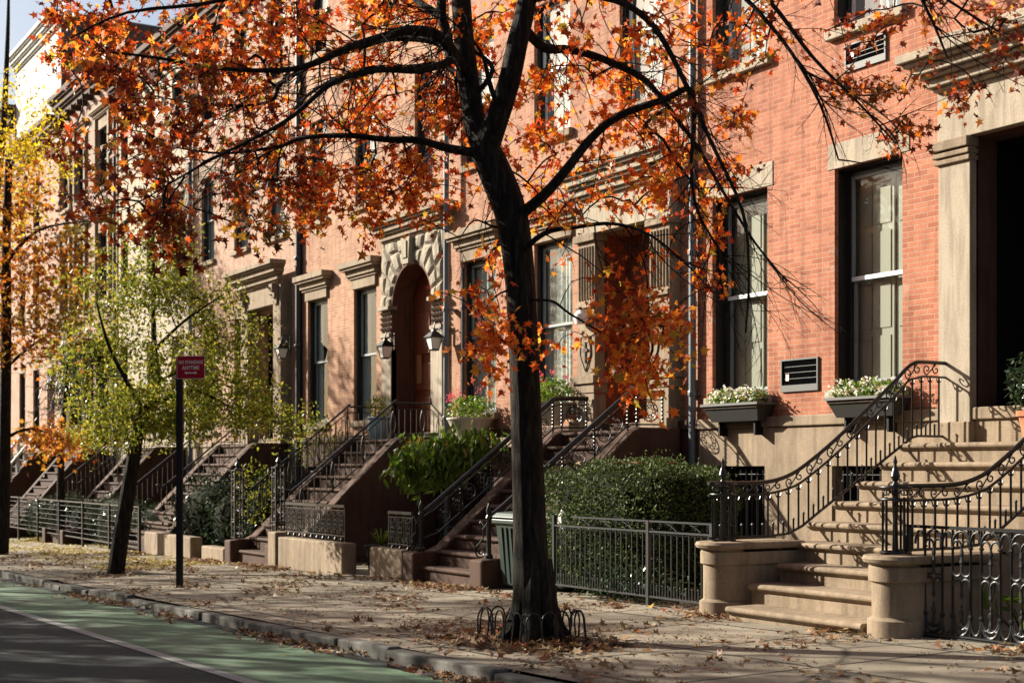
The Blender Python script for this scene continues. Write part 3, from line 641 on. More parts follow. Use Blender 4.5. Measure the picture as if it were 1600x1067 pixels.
downpipe(XB[2] - .12, 'pale grey rain pipe between the salmon brick and orange brick houses')
downpipe(XB[3] - .03, 'brown grey rain pipe right of the arched doorway', 'pipe', y=D - .2)
downpipe(XB[4] - .02, 'dark rain pipe left of the windows beside the arched doorway', 'pipe_dark', r=.08)
downpipe(XB[5], 'grey rain pipe between the pale pink house and the cream house')
downpipe(XB[6], 'dark rain pipe at the left edge of the cream house', 'pipe_dark')
downpipe(XB[3] + .42, 'slim dark conduit right of the brown grey rain pipe', 'pipe_dark', z1=5.4, r=.03)

# air conditioner sleeves on the salmon house
def ac(px0, px1, pyt, pyb, label):
    x0, x1 = X(px0), X(px1); zt = P(px1, pyt).z; zb = P(px0, pyb).z
    o = thing('wall_air_conditioner', ((x0 + x1) / 2, D, zb), label, 'air conditioner', 'air conditioner grilles')
    f = MB(); w = .022
    f.box(x0, x1, D - .03, D + .1, zb, zb + .09); f.box(x0, x1, D - .03, D + .1, zt - w, zt); f.box(x0, x0 + w, D - .03, D + .1, zb + .09, zt - w); f.box(x1 - w, x1, D - .03, D + .1, zb + .09, zt - w)
    f.build('trim_frame', M['alu'], o); boxo('back_panel', M['louver'], o, x0 + w, x1 - w, D - .004, D - .001, zb + .09, zt - w)
    l = MB(); n = 18
    for i in range(n): z = zb + .1 + (zt - zb - .13) * i / n; l.add([(x0 + w, D - .014, z), (x1 - w, D - .014, z), (x1 - w, D - .0055, z + .02), (x0 + w, D - .0055, z + .02)], [(0, 1, 2, 3)])
    l.build('louver', M['louver'], o)
    l = MB()
    for i in range(3): z = zb + .09 + (zt - zb - .12) * (i + 1) / 4; l.box(x0 + .08, x1 - w, D - .022, D - .016, z, z + .008)
    l.build('grille_bar', M['alu'], o); boxo('sticker', M['sticker'], o, x0 + .1, x0 + .16, D - .024, D - .0165, zb + .15, zb + .24)
ac(1222, 1280, 557, 613, 'black louvered air conditioner grille between the two flower boxes')
ac(1322, 1386, 50, 115, 'black louvered air conditioner grille under the upper right window')

# ================================================================ ironwork helpers
def offs(path, x): return [(x, p[0], p[1]) for p in path]
def interp(path, y):
    for (a, b), (c, d) in zip(path, path[1:]):
        if min(a, c) <= y <= max(a, c): return b + (d - b) * (y - a) / ((c - a) or 1)
    return path[-1][1]
# --- stoop of the near house: open steps, curved rails on round piers
ST1 = thing('stoop', (-10.6, 11.5, g(-10.6, 11)), 'sunlit brownstone stoop with bare steps and round piers at the right', 'stoop', 'entrance stoops')
zs = [.17, .38, .575, .785, .99, 1.215, 1.44, 1.66, 1.88]; ysn = [9.48, 9.9, 10.3, 10.68, 11.08, 11.47, 11.84, 12.2, 12.52]
xl, xr = -11.9, -9.25
for k in range(9):
    a, b = (xl + .38, xr - .38) if k < 3 else (xl, xr)
    if k == 0: a, b = xl + .52, xr - .22
    yb = ysn[k + 1] + .12 if k < 8 else D - .092
    zb = g(-10.6, 10) - .2 if k == 0 else zs[k - 1] - (.02 if k < 8 else .02)
    mb = MB(); n = 6; y = ysn[k]; z = zs[k]; r = .032
    prof = [(yb, zb), (y + .06, zb), (y + .06, z - .085), (y + .035, z - .075), (y + .03, z - 2 * r)]
    prof += [(y + r - r * math.cos(t), z - r + r * math.sin(t)) for t in [(-PI / 2) + PI * i / 6 for i in range(1, 7)]]
    prof += [(yb, z)]
    mb.prism(prof, 'x', a, b); mb.build('step', M['tread'] if False else M['brownstone'], ST1)
# body below the upper steps
mb = MB(); mb.prism([(D - .1, -.3), (10.9, -.3), (11.1, .5), (11.15, .74), (11.55, .95), (11.95, 1.18), (12.3, 1.4), (12.62, 1.62), (D - .1, 1.84)], 'x', xl + .03, xr - .03); mb.build('stoop_body', M['brownstone'], ST1)
for xc, s_, yc in ((xl + .03, 1, 9.86), (xr + .02, -1, 9.68)):
    gz = g(xc, yc) - .1; R = .21
    mb = MB(); mb.lathe((xc, yc, 0), [(R + .04, gz), (R + .04, gz + .25), (R + .012, gz + .265), (R, gz + .28), (R, .56), (R + .03, .575), (R + .03, .70), (R + .012, .715), (R + .03, .73), (R + .075, .745), (R + .088, .775), (R + .07, .805), (.1, .815)], 28)
    mb.build('round_pier', M['brownstone'], ST1, True)
    mb = MB(); w0, w1 = (xc - R + .001, xc + R - .001)
    mb.box(w0, w1, yc, 10.75, gz, .70); mb.box(w0 - .03, w1 + .03, yc, 10.75, .5703, .7003); mb.build('wing_wall', M['brownstone'], ST1)
    mb = MB(); mb.box(w0 - .07, w1 + .07, yc, 10.8, .7303, .8063); mb.build('wall_coping', M['brownstone'], ST1, bevel=.025)
# railing paths (y, z)
top = [(9.66, 1.43), (10.2, 1.43), (10.55, 1.45), (10.85, 1.53), (11.15, 1.69), (11.45, 1.88), (11.75, 2.09), (12.1, 2.35), (12.45, 2.61), (12.62, 2.75), (12.74, 2.82), (12.88, 2.845), (13.3, 2.845)]
sec = [(y, z - (.13 if y < 12.7 else .17)) for y, z in top]; sec = [(y + (.05 if 10.8 < y < 12.9 else 0), z) for y, z in sec]
bot = [(9.66, .845), (10.5, .845), (10.8, .87), (11.0, .95), (11.3, 1.13), (12.72, 1.95), (12.82, 1.97), (13.3, 1.97)]
def smooth(path, n=4):
    out = []; p = path
    for i in range(len(p) - 1):
        p0, p1, p2, p3 = p[max(i - 1, 0)], p[i], p[i + 1], p[min(i + 2, len(p) - 1)]
        for k in range(n):
            t = k / n; out.append(tuple(.5 * (2 * p1[j] + (p2[j] - p0[j]) * t + (2 * p0[j] - 5 * p1[j] + 4 * p2[j] - p3[j]) * t * t + (3 * p1[j] - p0[j] - 3 * p2[j] + p3[j]) * t ** 3) for j in range(len(p1))))
    out.append(p[-1]); return out
top, sec = smooth(top), smooth(sec)
for side, xx in (('left', xl + .03), ('right', xr + .02)):
    rl = thing('stoop_railing', (xx, 11.4, .85), 'black wrought iron railing curving down the %s side of the sunlit brownstone stoop' % side, 'railing', 'curved railings of the near stoop')
    MB().tube(offs(top, xx), .023, 8).build('handrail', M['iron'], rl, True)
    MB().tube(offs(sec, xx), .014, 6).build('under_rail', M['iron'], rl, True)
    y = 9.75; sc = MB(); db = MB().tube(offs(bot, xx), .016, 6)
    while y < 13.3:
        a, b = interp(sec, y), interp(bot, y); bb = MB().tube([(xx, y, b), (xx, y, a)], .0115, 6)
        bb.lathe((xx, y, a - .07), [(.012, 0), (.03, .015), (.012, .03)], 8)
        bb.tube([(xx, y - .045, a - .015), (xx, y - .03, a - .05), (xx, y, a - .06), (xx, y + .03, a - .05), (xx, y + .045, a - .015)], .006, 5)
        bb.build('baluster', M['iron'], rl)
        y2 = y + .0745; b2 = interp(bot, y2)
        if y2 < 13.28: db.tube([(xx, y2, b2), (xx, y2, b2 + .12)], .011, 6); db.lathe((xx, y2, b2 + .12), [(.011, 0), (.018, .012), (.004, .03)], 6)
        y += .149
    db.build('bottom_rail', M['iron'], rl)
    y = 9.95; k = 0
    while y < 13.2:      # running scrolls between the two upper rails
        zt, zb = interp(top, y), interp(sec, y); zc = (zt + zb) / 2; h_ = (zt - zb) * .5
        sl = (interp(top, min(13.2, y + .1)) - interp(top, y - .1)) / .2
        for sgn in (1, -1):
            pts = spiral((y + sgn * .075, zc + sgn * .075 * sl), h_ * .78, 1.15, PI * .5 if sgn > 0 else -PI * .5, sgn, 14)
            sc.tube([(xx, p[0], p[1]) for p in pts], .008, 5)
        sc.tube([(xx, y - .075, zc - .075 * sl - h_ * .75), (xx, y, zc), (xx, y + .075, zc + .075 * sl + h_ * .75)], .008, 5)
        y += .31; k += 1
    sc.build('scrollwork', M['iron'], rl)
    # newel: open cage of bars with a turned finial
    yc = 9.86 if side == 'left' else 9.68; nw = MB()
    for a in range(8): t = 2 * PI * a / 8; nw.tube([(xx + .11 * math.cos(t), yc + .11 * math.sin(t), .82), (xx + .11 * math.cos(t), yc + .11 * math.sin(t), 1.33)], .011, 6)
    for zz, rr in ((.83, .13), (1.31, .135), (1.42, .14)): nw.tube([(xx + rr * math.cos(2 * PI * i / 16), yc + rr * math.sin(2 * PI * i / 16), zz) for i in range(17)], .013, 6)
    nw.lathe((xx, yc, .81), [(.03, 0), (.022, .3), (.03, .5), (.02, .6), (.035, .63), (.02, .66), (.045, .71), (.028, .77), (.012, .81), (.02, .84), (.004, .9)], 10)
    for a in range(6): t = 2 * PI * a / 6; nw.tube([(xx + (.12 - p[0]) * math.cos(t), yc + (.12 - p[0]) * math.sin(t), 1.365 + p[1]) for p in spiral((.035, 0), .04, 1.1, 0, 1, 10)], .007, 5)
    nw.build('newel', M['iron'], rl, True)

# --- generic stoop with solid cheek walls
def stoop(xl, xr, label, m, zl=2.16, yl=12.5, yb=9.95, cw=.34, n=10, ytop=D - .092, foot=None):
    xm = (xl + xr) / 2; zg = g(xm, 9.8)
    s = thing('stoop', (xm, 11.6, zg), label, 'stoop', 'entrance stoops')
    rise = (zl - zg) / n; tr = (yl - yb) / (n - 1)
    for k in range(n):
        y = yb + tr * k; z = zg + rise * (k + 1); y2 = (y + tr + .1) if k < n - 1 else ytop; r = .03
        prof = [(y2, z - rise - .02 if k else zg - .2), (y + .05, z - rise - .02 if k else zg - .2), (y + .05, z - .07), (y + .02, z - .06)]
        prof += [(y + r - r * math.cos(t), z - r + r * math.sin(t)) for t in [(-PI / 2) + PI * i / 5 for i in range(1, 6)]] + [(y2, z)]
        MB().prism(prof, 'x', xl + cw - .02, xr - cw + .02).build('step', m, s)
    zf = zg + .42
    sl = (zl - zf) / (yl - yb - .35); out = []
    p = [(ytop, zg - .3), (yb - .12, zg - .3), (yb - .12, zf), (yb + .3, zf + .02), (yb + .45, zf + .09), (yl - .08, zl - .02), (yl + .06, zl + .035), (ytop, zl + .035)]
    for a, b in ((xl, xl + cw), (xr - cw, xr)): MB().prism(p, 'x', a, b).build('cheek_wall', m, s, bevel=.03)
    return s, [(yb - .12, zf), (yb + .3, zf + .02), (yb + .45, zf + .09), (yl - .08, zl - .02), (yl + .06, zl + .035), (ytop, zl + .035)]
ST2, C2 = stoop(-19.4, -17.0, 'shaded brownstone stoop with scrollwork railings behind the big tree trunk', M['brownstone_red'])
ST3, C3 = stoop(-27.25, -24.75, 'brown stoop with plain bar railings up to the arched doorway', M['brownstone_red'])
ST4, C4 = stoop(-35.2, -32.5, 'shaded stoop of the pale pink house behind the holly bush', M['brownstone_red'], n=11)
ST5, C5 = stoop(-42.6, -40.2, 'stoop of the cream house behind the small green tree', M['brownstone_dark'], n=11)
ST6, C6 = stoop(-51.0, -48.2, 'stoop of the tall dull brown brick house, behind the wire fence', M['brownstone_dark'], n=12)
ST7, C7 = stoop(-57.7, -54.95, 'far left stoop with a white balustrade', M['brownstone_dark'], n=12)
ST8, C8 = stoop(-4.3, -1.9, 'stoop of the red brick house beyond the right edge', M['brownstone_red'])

def scroll_rail(xx, C, label, hgt=.55):
    rl = thing('stoop_railing', (xx, 11.4, 1.0), label, 'railing', 'scrollwork railings of the second stoop')
    base = [(y, z + .07) for y, z in C if y > 10.1]; base.insert(0, (10.12, interp(C, 10.12) + .06))
    tp = [(10.1, .95), (10.3, 1.06), (12.28, 2.56), (12.42, 2.66), (12.55, 2.71), (13.12, 2.72)]
    base = [(10.12, .53), (10.35, .60), (12.42, 2.2), (12.52, 2.24), (13.12, 2.245)]
    MB().tube(offs(smooth(tp, 3), xx), .038, 10).build('handrail', M['iron'], rl, True)
    MB().tube(offs([(y, z - .1) for y, z in tp], xx), .011, 6).build('under_rail', M['iron'], rl)
    MB().tube(offs(base, xx), .014, 6).build('bottom_rail', M['iron'], rl)
    for y in (10.75, 11.3, 11.85, 12.45, 12.62, 13.1):
        a, b = interp(base, y), interp(tp, y); o = MB().tube([(xx, y, a - .08), (xx, y, b)], .015, 6)
        for k in range(7): o.lathe((xx, y, a + (b - a) * (k + .5) / 8), [(.014, 0), (.022, .015), (.014, .03)], 6)
        o.build('baluster', M['iron'], rl)
    sc = MB()
    for i in range(9):
        y = 10.45 + .225 * i; y = min(y, 12.3); zc = (interp(base, y) + interp(tp, y) - .08) / 2
        sc.tube([(xx, *p) for p in circle((y, zc), .115, 16)], .009, 5)
        for q in range(4): sc.tube([(xx, *p) for p in spiral((y + .05 * math.cos(q * PI / 2 + .6), zc + .05 * math.sin(q * PI / 2 + .6)), .045, 1.2, q * PI / 2, 1, 10)], .007, 5)
        for sg in (-1, 1): sc.tube([(xx, *p) for p in spiral((y + sg * .1, zc - sg * .0 + sg * .17 + .08 * sg), .04, 1.1, 0, sg, 9)], .007, 5)
    y, zc = 12.86, 2.44
    sc.tube([(xx, *p) for p in circle((y, zc), .15, 20)], .01, 5)
    for q in range(8): sc.tube([(xx, *p) for p in spiral((y + .085 * math.cos(q * PI / 4), zc + .085 * math.sin(q * PI / 4)), .05, 1.3, q * PI / 4, 1, 10)], .008, 5)
    sc.build('scrollwork', M['iron'], rl)
    nw = MB(); y = 10.06; z0 = .42 + g(-18, 9.8)
    nw.lathe((xx, y, z0), [(.06, 0), (.06, .05), (.035, .08), (.035, .55), (.05, .58), (.03, .62), (.045, .68), (.008, .78)], 10)
    for s_ in (-1,):
        nw.tube([(xx, *p) for p in [(y - .03, z0 + .5), (y - .1, z0 + .42), (y - .09, z0 + .3), (y - .2, z0 + .18)]], .011, 5)
        nw.tube([(xx, *p) for p in spiral((y - .13, z0 + .1), .09, 1.5, PI * .8, 1, 16)], .012, 5)
        nw.tube([(xx, *p) for p in spiral((y - .11, z0 + .5), .05, 1.4, 0, 1, 12)], .010, 5)
    nw.build('newel', M['iron'], rl, True)
scroll_rail(-19.22, C2, 'black scrollwork railing left of the big tree trunk on the shaded brownstone stoop')
scroll_rail(-17.18, C2, 'black scrollwork railing rising from behind the trunk to the mahogany door')

def bar_rail(xx, name, label, zt=(2.86, 1.2), mm='iron', yb=10.15, grp='plain bar railings', newel=True, lz=2.16, lyre=True):
    rl = thing('stoop_railing', (xx, 11.4, 1.0), label, 'railing', grp)
    tp = [(yb, zt[1]), (yb + .12, zt[1] - .03), (yb + .3, zt[1] + .06), (12.35, zt[0] - .08), (12.5, zt[0]), (13.2, zt[0]), (13.28, zt[0] + .03), (13.3, zt[0] + .13), (13.36, zt[0] + .15), (13.37, zt[0] + .05)]
    mid = [(yb, zt[1] - .07), (yb + .3, zt[1] - .02), (12.4, zt[0] - .16), (12.52, zt[0] - .12), (13.3, zt[0] - .12)]
    dl = lz - 2.16
    base = [(yb, zt[1] - .66 + dl), (yb + .35, zt[1] - .56 + dl), (12.45, lz + .06), (12.52, lz + .09), (13.3, lz + .09)]
    MB().tube(offs(smooth(tp, 3), xx), .022, 8).build('handrail', M[mm], rl, True)
    MB().tube(offs(mid, xx), .010, 5).build('under_rail', M[mm], rl); MB().tube(offs(base, xx), .011, 5).build('bottom_rail', M[mm], rl)
    y = yb + .12; k = 0
    while y < 13.28:
        a, b = interp(base, y), interp(mid, y); bb = MB()
        if k % 5 == 2 and lyre:
            bb.tube([(xx, y, a - .06), (xx, y, b + .1)], .014, 6)
            bb.tube([(xx, y + .05 * math.sin(PI * i / 8), a + (b - a) * i / 8) for i in range(9)], .009, 5); bb.tube([(xx, y - .05 * math.sin(PI * i / 8), a + (b - a) * i / 8) for i in range(9)], .009, 5)
        else: bb.tube([(xx, y, a), (xx, y, b)], .009, 5)
        bb.build('baluster', M[mm], rl); y += .128; k += 1
    return rl
bar_rail(-24.95, '', 'plain black bar railing on the near side of the stoop to the arched doorway')
bar_rail(-27.08, '', 'plain black bar railing on the far side of the stoop to the arched doorway')
bar_rail(-32.7, '', 'near bar railing of the shaded stoop left of the arched doorway house', lyre=False)
bar_rail(-35.05, '', 'far bar railing of the shaded stoop behind the holly bush', lyre=False)
bar_rail(-40.4, '', 'near bar railing of the cream house stoop', lyre=False)
bar_rail(-42.4, '', 'far bar railing of the cream house stoop', lyre=False)
# white balustrades far left
for k, (xx, lb) in enumerate(((-55.15, 'near white stone balustrade at the far left stoop'), (-57.5, 'far white stone balustrade at the far left stoop'))):
    b = thing('balustrade', (xx, 11.3, 1), lb, 'balustrade', 'white balustrades'); zo = lambda y: interp(C7, y)
    mb = MB(); ys_ = [9.95 + .27 * i for i in range(13)]
    for y in ys_: MB().lathe((xx, y, zo(y)), [(.07, 0), (.05, .08), (.09, .25), (.04, .45), (.07, .55)], 8).build('baluster', M['white_wall'], b, True)
    pts = [(y, zo(y) + .55) for y in ys_]
    MB().prism([(p[0], p[1]) for p in pts] + [(p[0], p[1] + .12) for p in pts[::-1]], 'x', xx - .1, xx + .1).build('coping', M['white_wall'], b)

# cast-iron openwork newels standing on the third stoop's cheek walls
def newel(x, y, z0, z1, label):
    o = thing('newel_post', (x, y, z0), label, 'newel post', 'openwork cast iron newels'); w = .085
    mb = MB()
    for sx in (-1, 1):
        for sy in (-1, 1): mb.box(x + sx * w - .013, x + sx * w + .013, y + sy * w - .013, y + sy * w + .013, z0, z1 - .12)
    for zz in (z0, z0 + .3, z0 + .36, (z0 + z1) / 2, z1 - .3, z1 - .13): mb.box(x - w - .02, x + w + .02, y - w - .02, y + w + .02, zz, zz + .022)
    mb.build('cage', M['iron'], o)
    sc = MB(); k = 0; z = z0 + .09
    while z < z1 - .2:
        for (ux, uy) in ((1, 0), (0, 1)):
            for s_ in (-1, 1):
                pts = spiral((0, z), .055, 1.3, PI / 2 * k, 1 if k % 2 else -1, 10)
                sc.tube([(x + (p[0] if ux else s_ * w), y + (p[0] if uy else s_ * w), p[1]) for p in pts], .008, 5)
        z += .115; k += 1
    sc.build('scrollwork', M['iron'], o)
    MB().lathe((x, y, z1 - .12), [(.1, 0), (.06, .03), (.03, .06), (.055, .11), (.03, .16), (.01, .19), (.018, .22), (.003, .27)], 10).build('finial', M['iron'], o, True)
newel(-24.93, 10.05, .22, 1.72, 'tall openwork iron newel between the bar railings and the scroll panel')
newel(-27.08, 10.05, .2, 1.66, 'tall openwork iron newel left of the arched doorway steps')

# low front walls, with scroll panels
def low_wall(x0, x1, z1, label, m='brownstone', y0=9.82, y1=10.1, name='low_wall'):
    zg = g((x0 + x1) / 2, 9.8); o = MB().box(x0, x1, y0, y1, zg - .3, z1).build(name, M[m], bevel=.03); return tag(o, label, 'wall', 'low walls in front of the areaways')
low_wall(-24.4, -21.6, .34, 'low tan stone wall carrying the iron scroll panel')
low_wall(-20.55, -19.41, .34, 'short shaded stone wall left of the second stoop')
low_wall(-32.6, -29.3, .12, 'low tan wall in front of the holly bush')
low_wall(-28.6, -27.27, -.02, 'short low wall beside the steps to the arched doorway')
low_wall(-24.9 + .1, -24.42, .42, 'taller stone pier at the left end of the low tan wall', y0=9.78, y1=10.3)

def scroll_panel(x0, x1, y, z0, z1, label):
    o = thing('scroll_panel', ((x0 + x1) / 2, y, z0), label, 'railing', 'scroll panels on the low walls')
    MB().box(x0, x1, y - .022, y + .022, z1 - .045, z1).box(x0, x1, y - .01, y + .01, z1 - .1, z1 - .085).box(x0, x1, y - .01, y + .01, z0 + .06, z0 + .08).build('rail', M['iron'], o)
    n = max(2, round((x1 - x0) / .26)); sc = MB()
    for i in range(n + 1):
        x = x0 + (x1 - x0) * i / n; sc.tube([(x, y, z0 - .02), (x, y, z1)], .012, 5)
        if i == n: break
        c = x + (x1 - x0) / n / 2; zc = (z0 + z1) / 2; hh = (z1 - z0) * .34
        for s_ in (-1, 1):
            sc.tube([(c + p[0], y, zc + p[1] * 1.5) for p in spiral((0, s_ * .035), .095, 1.6, PI / 2 * s_, s_, 18)], .009, 5)
            sc.tube([(c + s_ * .07 + p[0], y, zc + hh * .75 + p[1]) for p in spiral((0, 0), .045, 1.3, 0, s_, 9)], .008, 5)
            sc.tube([(c + s_ * .07 + p[0], y, zc - hh * .75 + p[1]) for p in spiral((0, 0), .045, 1.3, 0, -s_, 9)], .008, 5)
        sc.lathe((c, y, z0 - .02), [(.02, 0), (.03, .03), (.01, .07)], 6)
    sc.build('scrollwork', M['iron'], o); return o
scroll_panel(-24.3, -21.75, 9.95, .38, .97, 'black cast iron scroll panel on the low tan wall')
scroll_panel(-20.1, -19.3, 9.95, .34, .92, 'small black scroll panel left of the second stoop newel')

# --- low fence with the hedge behind it
def dog_fence(x0, x1, y, z0, z1, label, m='iron_grey', pitch=.105, posts=()):
    o = thing('iron_fence', ((x0 + x1) / 2, y, z0 - .1), label, 'fence', 'front garden fences')
    MB().box(x0, x1, y - .018, y + .018, z0, z0 + .022).build('bottom_rail', M[m], o); MB().box(x0, x1, y - .018, y + .018, z1 - .14, z1 - .118).build('middle_rail', M[m], o)
    MB().box(x0 + .4, x1, y - .018, y + .018, z1 - .02, z1).build('top_rail', M[m], o)
    n = int((x1 - x0) / pitch); sc = MB()
    for i in range(n):
        x = x0 + (x1 - x0) * (i + .5) / n
        MB().tube([(x, y, z0), (x, y, z1 - .14)], .0075, 5).build('bar', M[m], o)
        sc.tube([(x + (x1 - x0) / n / 2, y, z0), (x + (x1 - x0) / n / 2, y, z0 + .13)], .0075, 5); sc.lathe((x + (x1 - x0) / n / 2, y, z0 + .13), [(.007, 0), (.013, .01), (.003, .025)], 5)
        c = x + (x1 - x0) / n / 2; sc.tube([(c + .036 * math.cos(PI * k / 6), y, z1 - .205 + .05 * math.sin(PI * k / 6)) for k in range(7)], .005, 4)
        if i % 2 == 0 and x > x0 + .45: sc.tube([(x + p[0], y, z1 - .07 + p[1]) for p in spiral((0, 0), .042, 1.3, 0, 1, 10)], .006, 4)
        if i % 4 == 1 and x > x0 + .45: sc.tube([(x, y, z1 - .03), (x + .08, y, z1 - .05), (x + .2, y, z1 - .11)], .007, 4)
    sc.build('ornament', M[m], o)
    for xp in posts: MB().box(xp - .022, xp + .022, y - .024, y + .024, z0 - .16, z1).build('post', M[m], o)
    return o
dog_fence(-15.25, -12.12, 9.9, .1, .99, 'low iron fence in front of the clipped hedge', posts=(-15.25, -13.25, -12.1))

# --- ornate fence at the right
def gothic_fence(x0, x1, y, z0, z1, label):
    o = thing('iron_fence', ((x0 + x1) / 2, y, z0 - .1), label, 'fence', 'front garden fences')
    MB().box(x0 - .03, x1, y - .03, y + .03, z0, z0 + .03).box(x0 - .03, x1, y - .02, y + .02, z0 + .042, z0 + .055).build('bottom_rail', M['iron_grey'], o)
    MB().box(x0 - .12, x1, y - .02, y + .02, z1 - .028, z1).build('top_rail', M['iron'], o)
    MB().box(x0 - .1, x0 - .06, y - .02, y + .02, z0 - .08, z1 - .03).build('post', M['iron'], o)
    x = x0; W1, W2 = .2, .117
    while x < x1 - .3:
        for bx in (x + W2, x + W2 + W1):
            MB().tube([(bx, y, z0 + .05), (bx, y, z1 - .03)], .012, 6).lathe((bx, y, z0 + .2), [(.013, 0), (.026, .012), (.026, .03), (.013, .045)], 7).lathe((bx, y, z1 - .2), [(.013, 0), (.026, .012), (.013, .03)], 7).build('bar', M['iron'], o)
        sc = MB(); cw, cn = x + W2 + W1 / 2, x + W2 / 2
        arc = lambda c, zc, rx, rz, a0, a1, r, n=10: sc.tube([(c + rx * math.cos(a0 + (a1 - a0) * i / n), y, zc + rz * math.sin(a0 + (a1 - a0) * i / n)) for i in range(n + 1)], r, 6)
        # foot cups
        arc(cw, z0 + .21, W1 / 2, .15, PI, 2 * PI, .014); arc(cw, z0 + .22, W1 / 2 - .012, .11, PI, 2 * PI, .011); arc(cn, z0 + .21, W2 / 2, .14, PI, 2 * PI, .012)
        for s_ in (-1, 1): arc(cw + s_ * W1 / 4, z0 + .19, W1 / 4, .07, PI, 2 * PI, .010, 8)
        sc.lathe((cw, y, z0 + .12), [(.012, 0), (.02, .05), (.012, .09), (.022, .13), (.022, .15), (.006, .17), (.012, .19), (.002, .22)], 7)
        # head arches
        arc(cw, z1 - .17, W1 / 2, .13, 0, PI, .013); arc(cn, z1 - .17, W2 / 2, .12, 0, PI, .012)
        for s_ in (-1, 1): arc(cw + s_ * W1 / 4, z1 - .19, W1 / 4, .07, 0, PI, .010, 8)
        sc.lathe((cw, y, z1 - .33), [(.002, 0), (.018, .03), (.012, .06), (.02, .09), (.01, .14)], 7)
        # middle ornament
        zm = z0 + .62
        for s_ in (-1, 1): arc(cw + s_ * W1 / 4, zm, W1 / 4, .045, PI, 2 * PI, .012, 8); arc(cw + s_ * W1 / 4, zm - .13, W1 / 4, .06, 0, PI, .012, 8)
        sc.lathe((cw, y, zm - .02), [(.012, 0), (.014, .08), (.022, .1), (.008, .13), (.012, .15), (.002, .18)], 7); sc.lathe((cw, y, zm - .26), [(.002, 0), (.02, .04), (.012, .07), (.01, .14)], 7)
        sc.build('ornament', M['iron_grey'] if True else None, o); x += W1 + W2
    return o
gothic_fence(-9.14, -5.0, 9.84, .07, 1.08, 'ornate gothic arched iron fence at the lower right corner')

# --- black wire panel fence at the far left
def wire_fence(x0, x1, y, label):
    o = thing('wire_fence', ((x0 + x1) / 2, y, g((x0 + x1) / 2, 9.8)), label, 'fence', 'front garden fences')
    za = -.3; zb = .68; n = int((x1 - x0) / 2.4)
    for i in range(n + 1): x = x0 + (x1 - x0) * i / n; MB().box(x - .03, x + .03, y - .03, y + .03, g(x, 9.8) - .1, zb + .02).build('post', M['iron'], o)
    MB().box(x0, x1, y - .015, y + .015, zb - .03, zb).box(x0, x1, y - .015, y + .015, za, za + .03).build('rail', M['iron_grey'], o)
    w = MB(); x = x0
    while x < x1: w.tube([(x, y, za), (x, y, zb)], .006, 4); x += .14
    z = za
    while z < zb: w.tube([(x0, y, z), (x1, y, z)], .005, 4); z += .14
    w.build('mesh_panel', M['iron'], o)
wire_fence(-48.5, -33.2, 9.9, 'long black wire panel fence behind the golden fallen leaves')
low_wall(-47, -36, .25, 'dark low wall behind the black wire fence', m='brownstone_red', y0=11.3, y1=11.6)

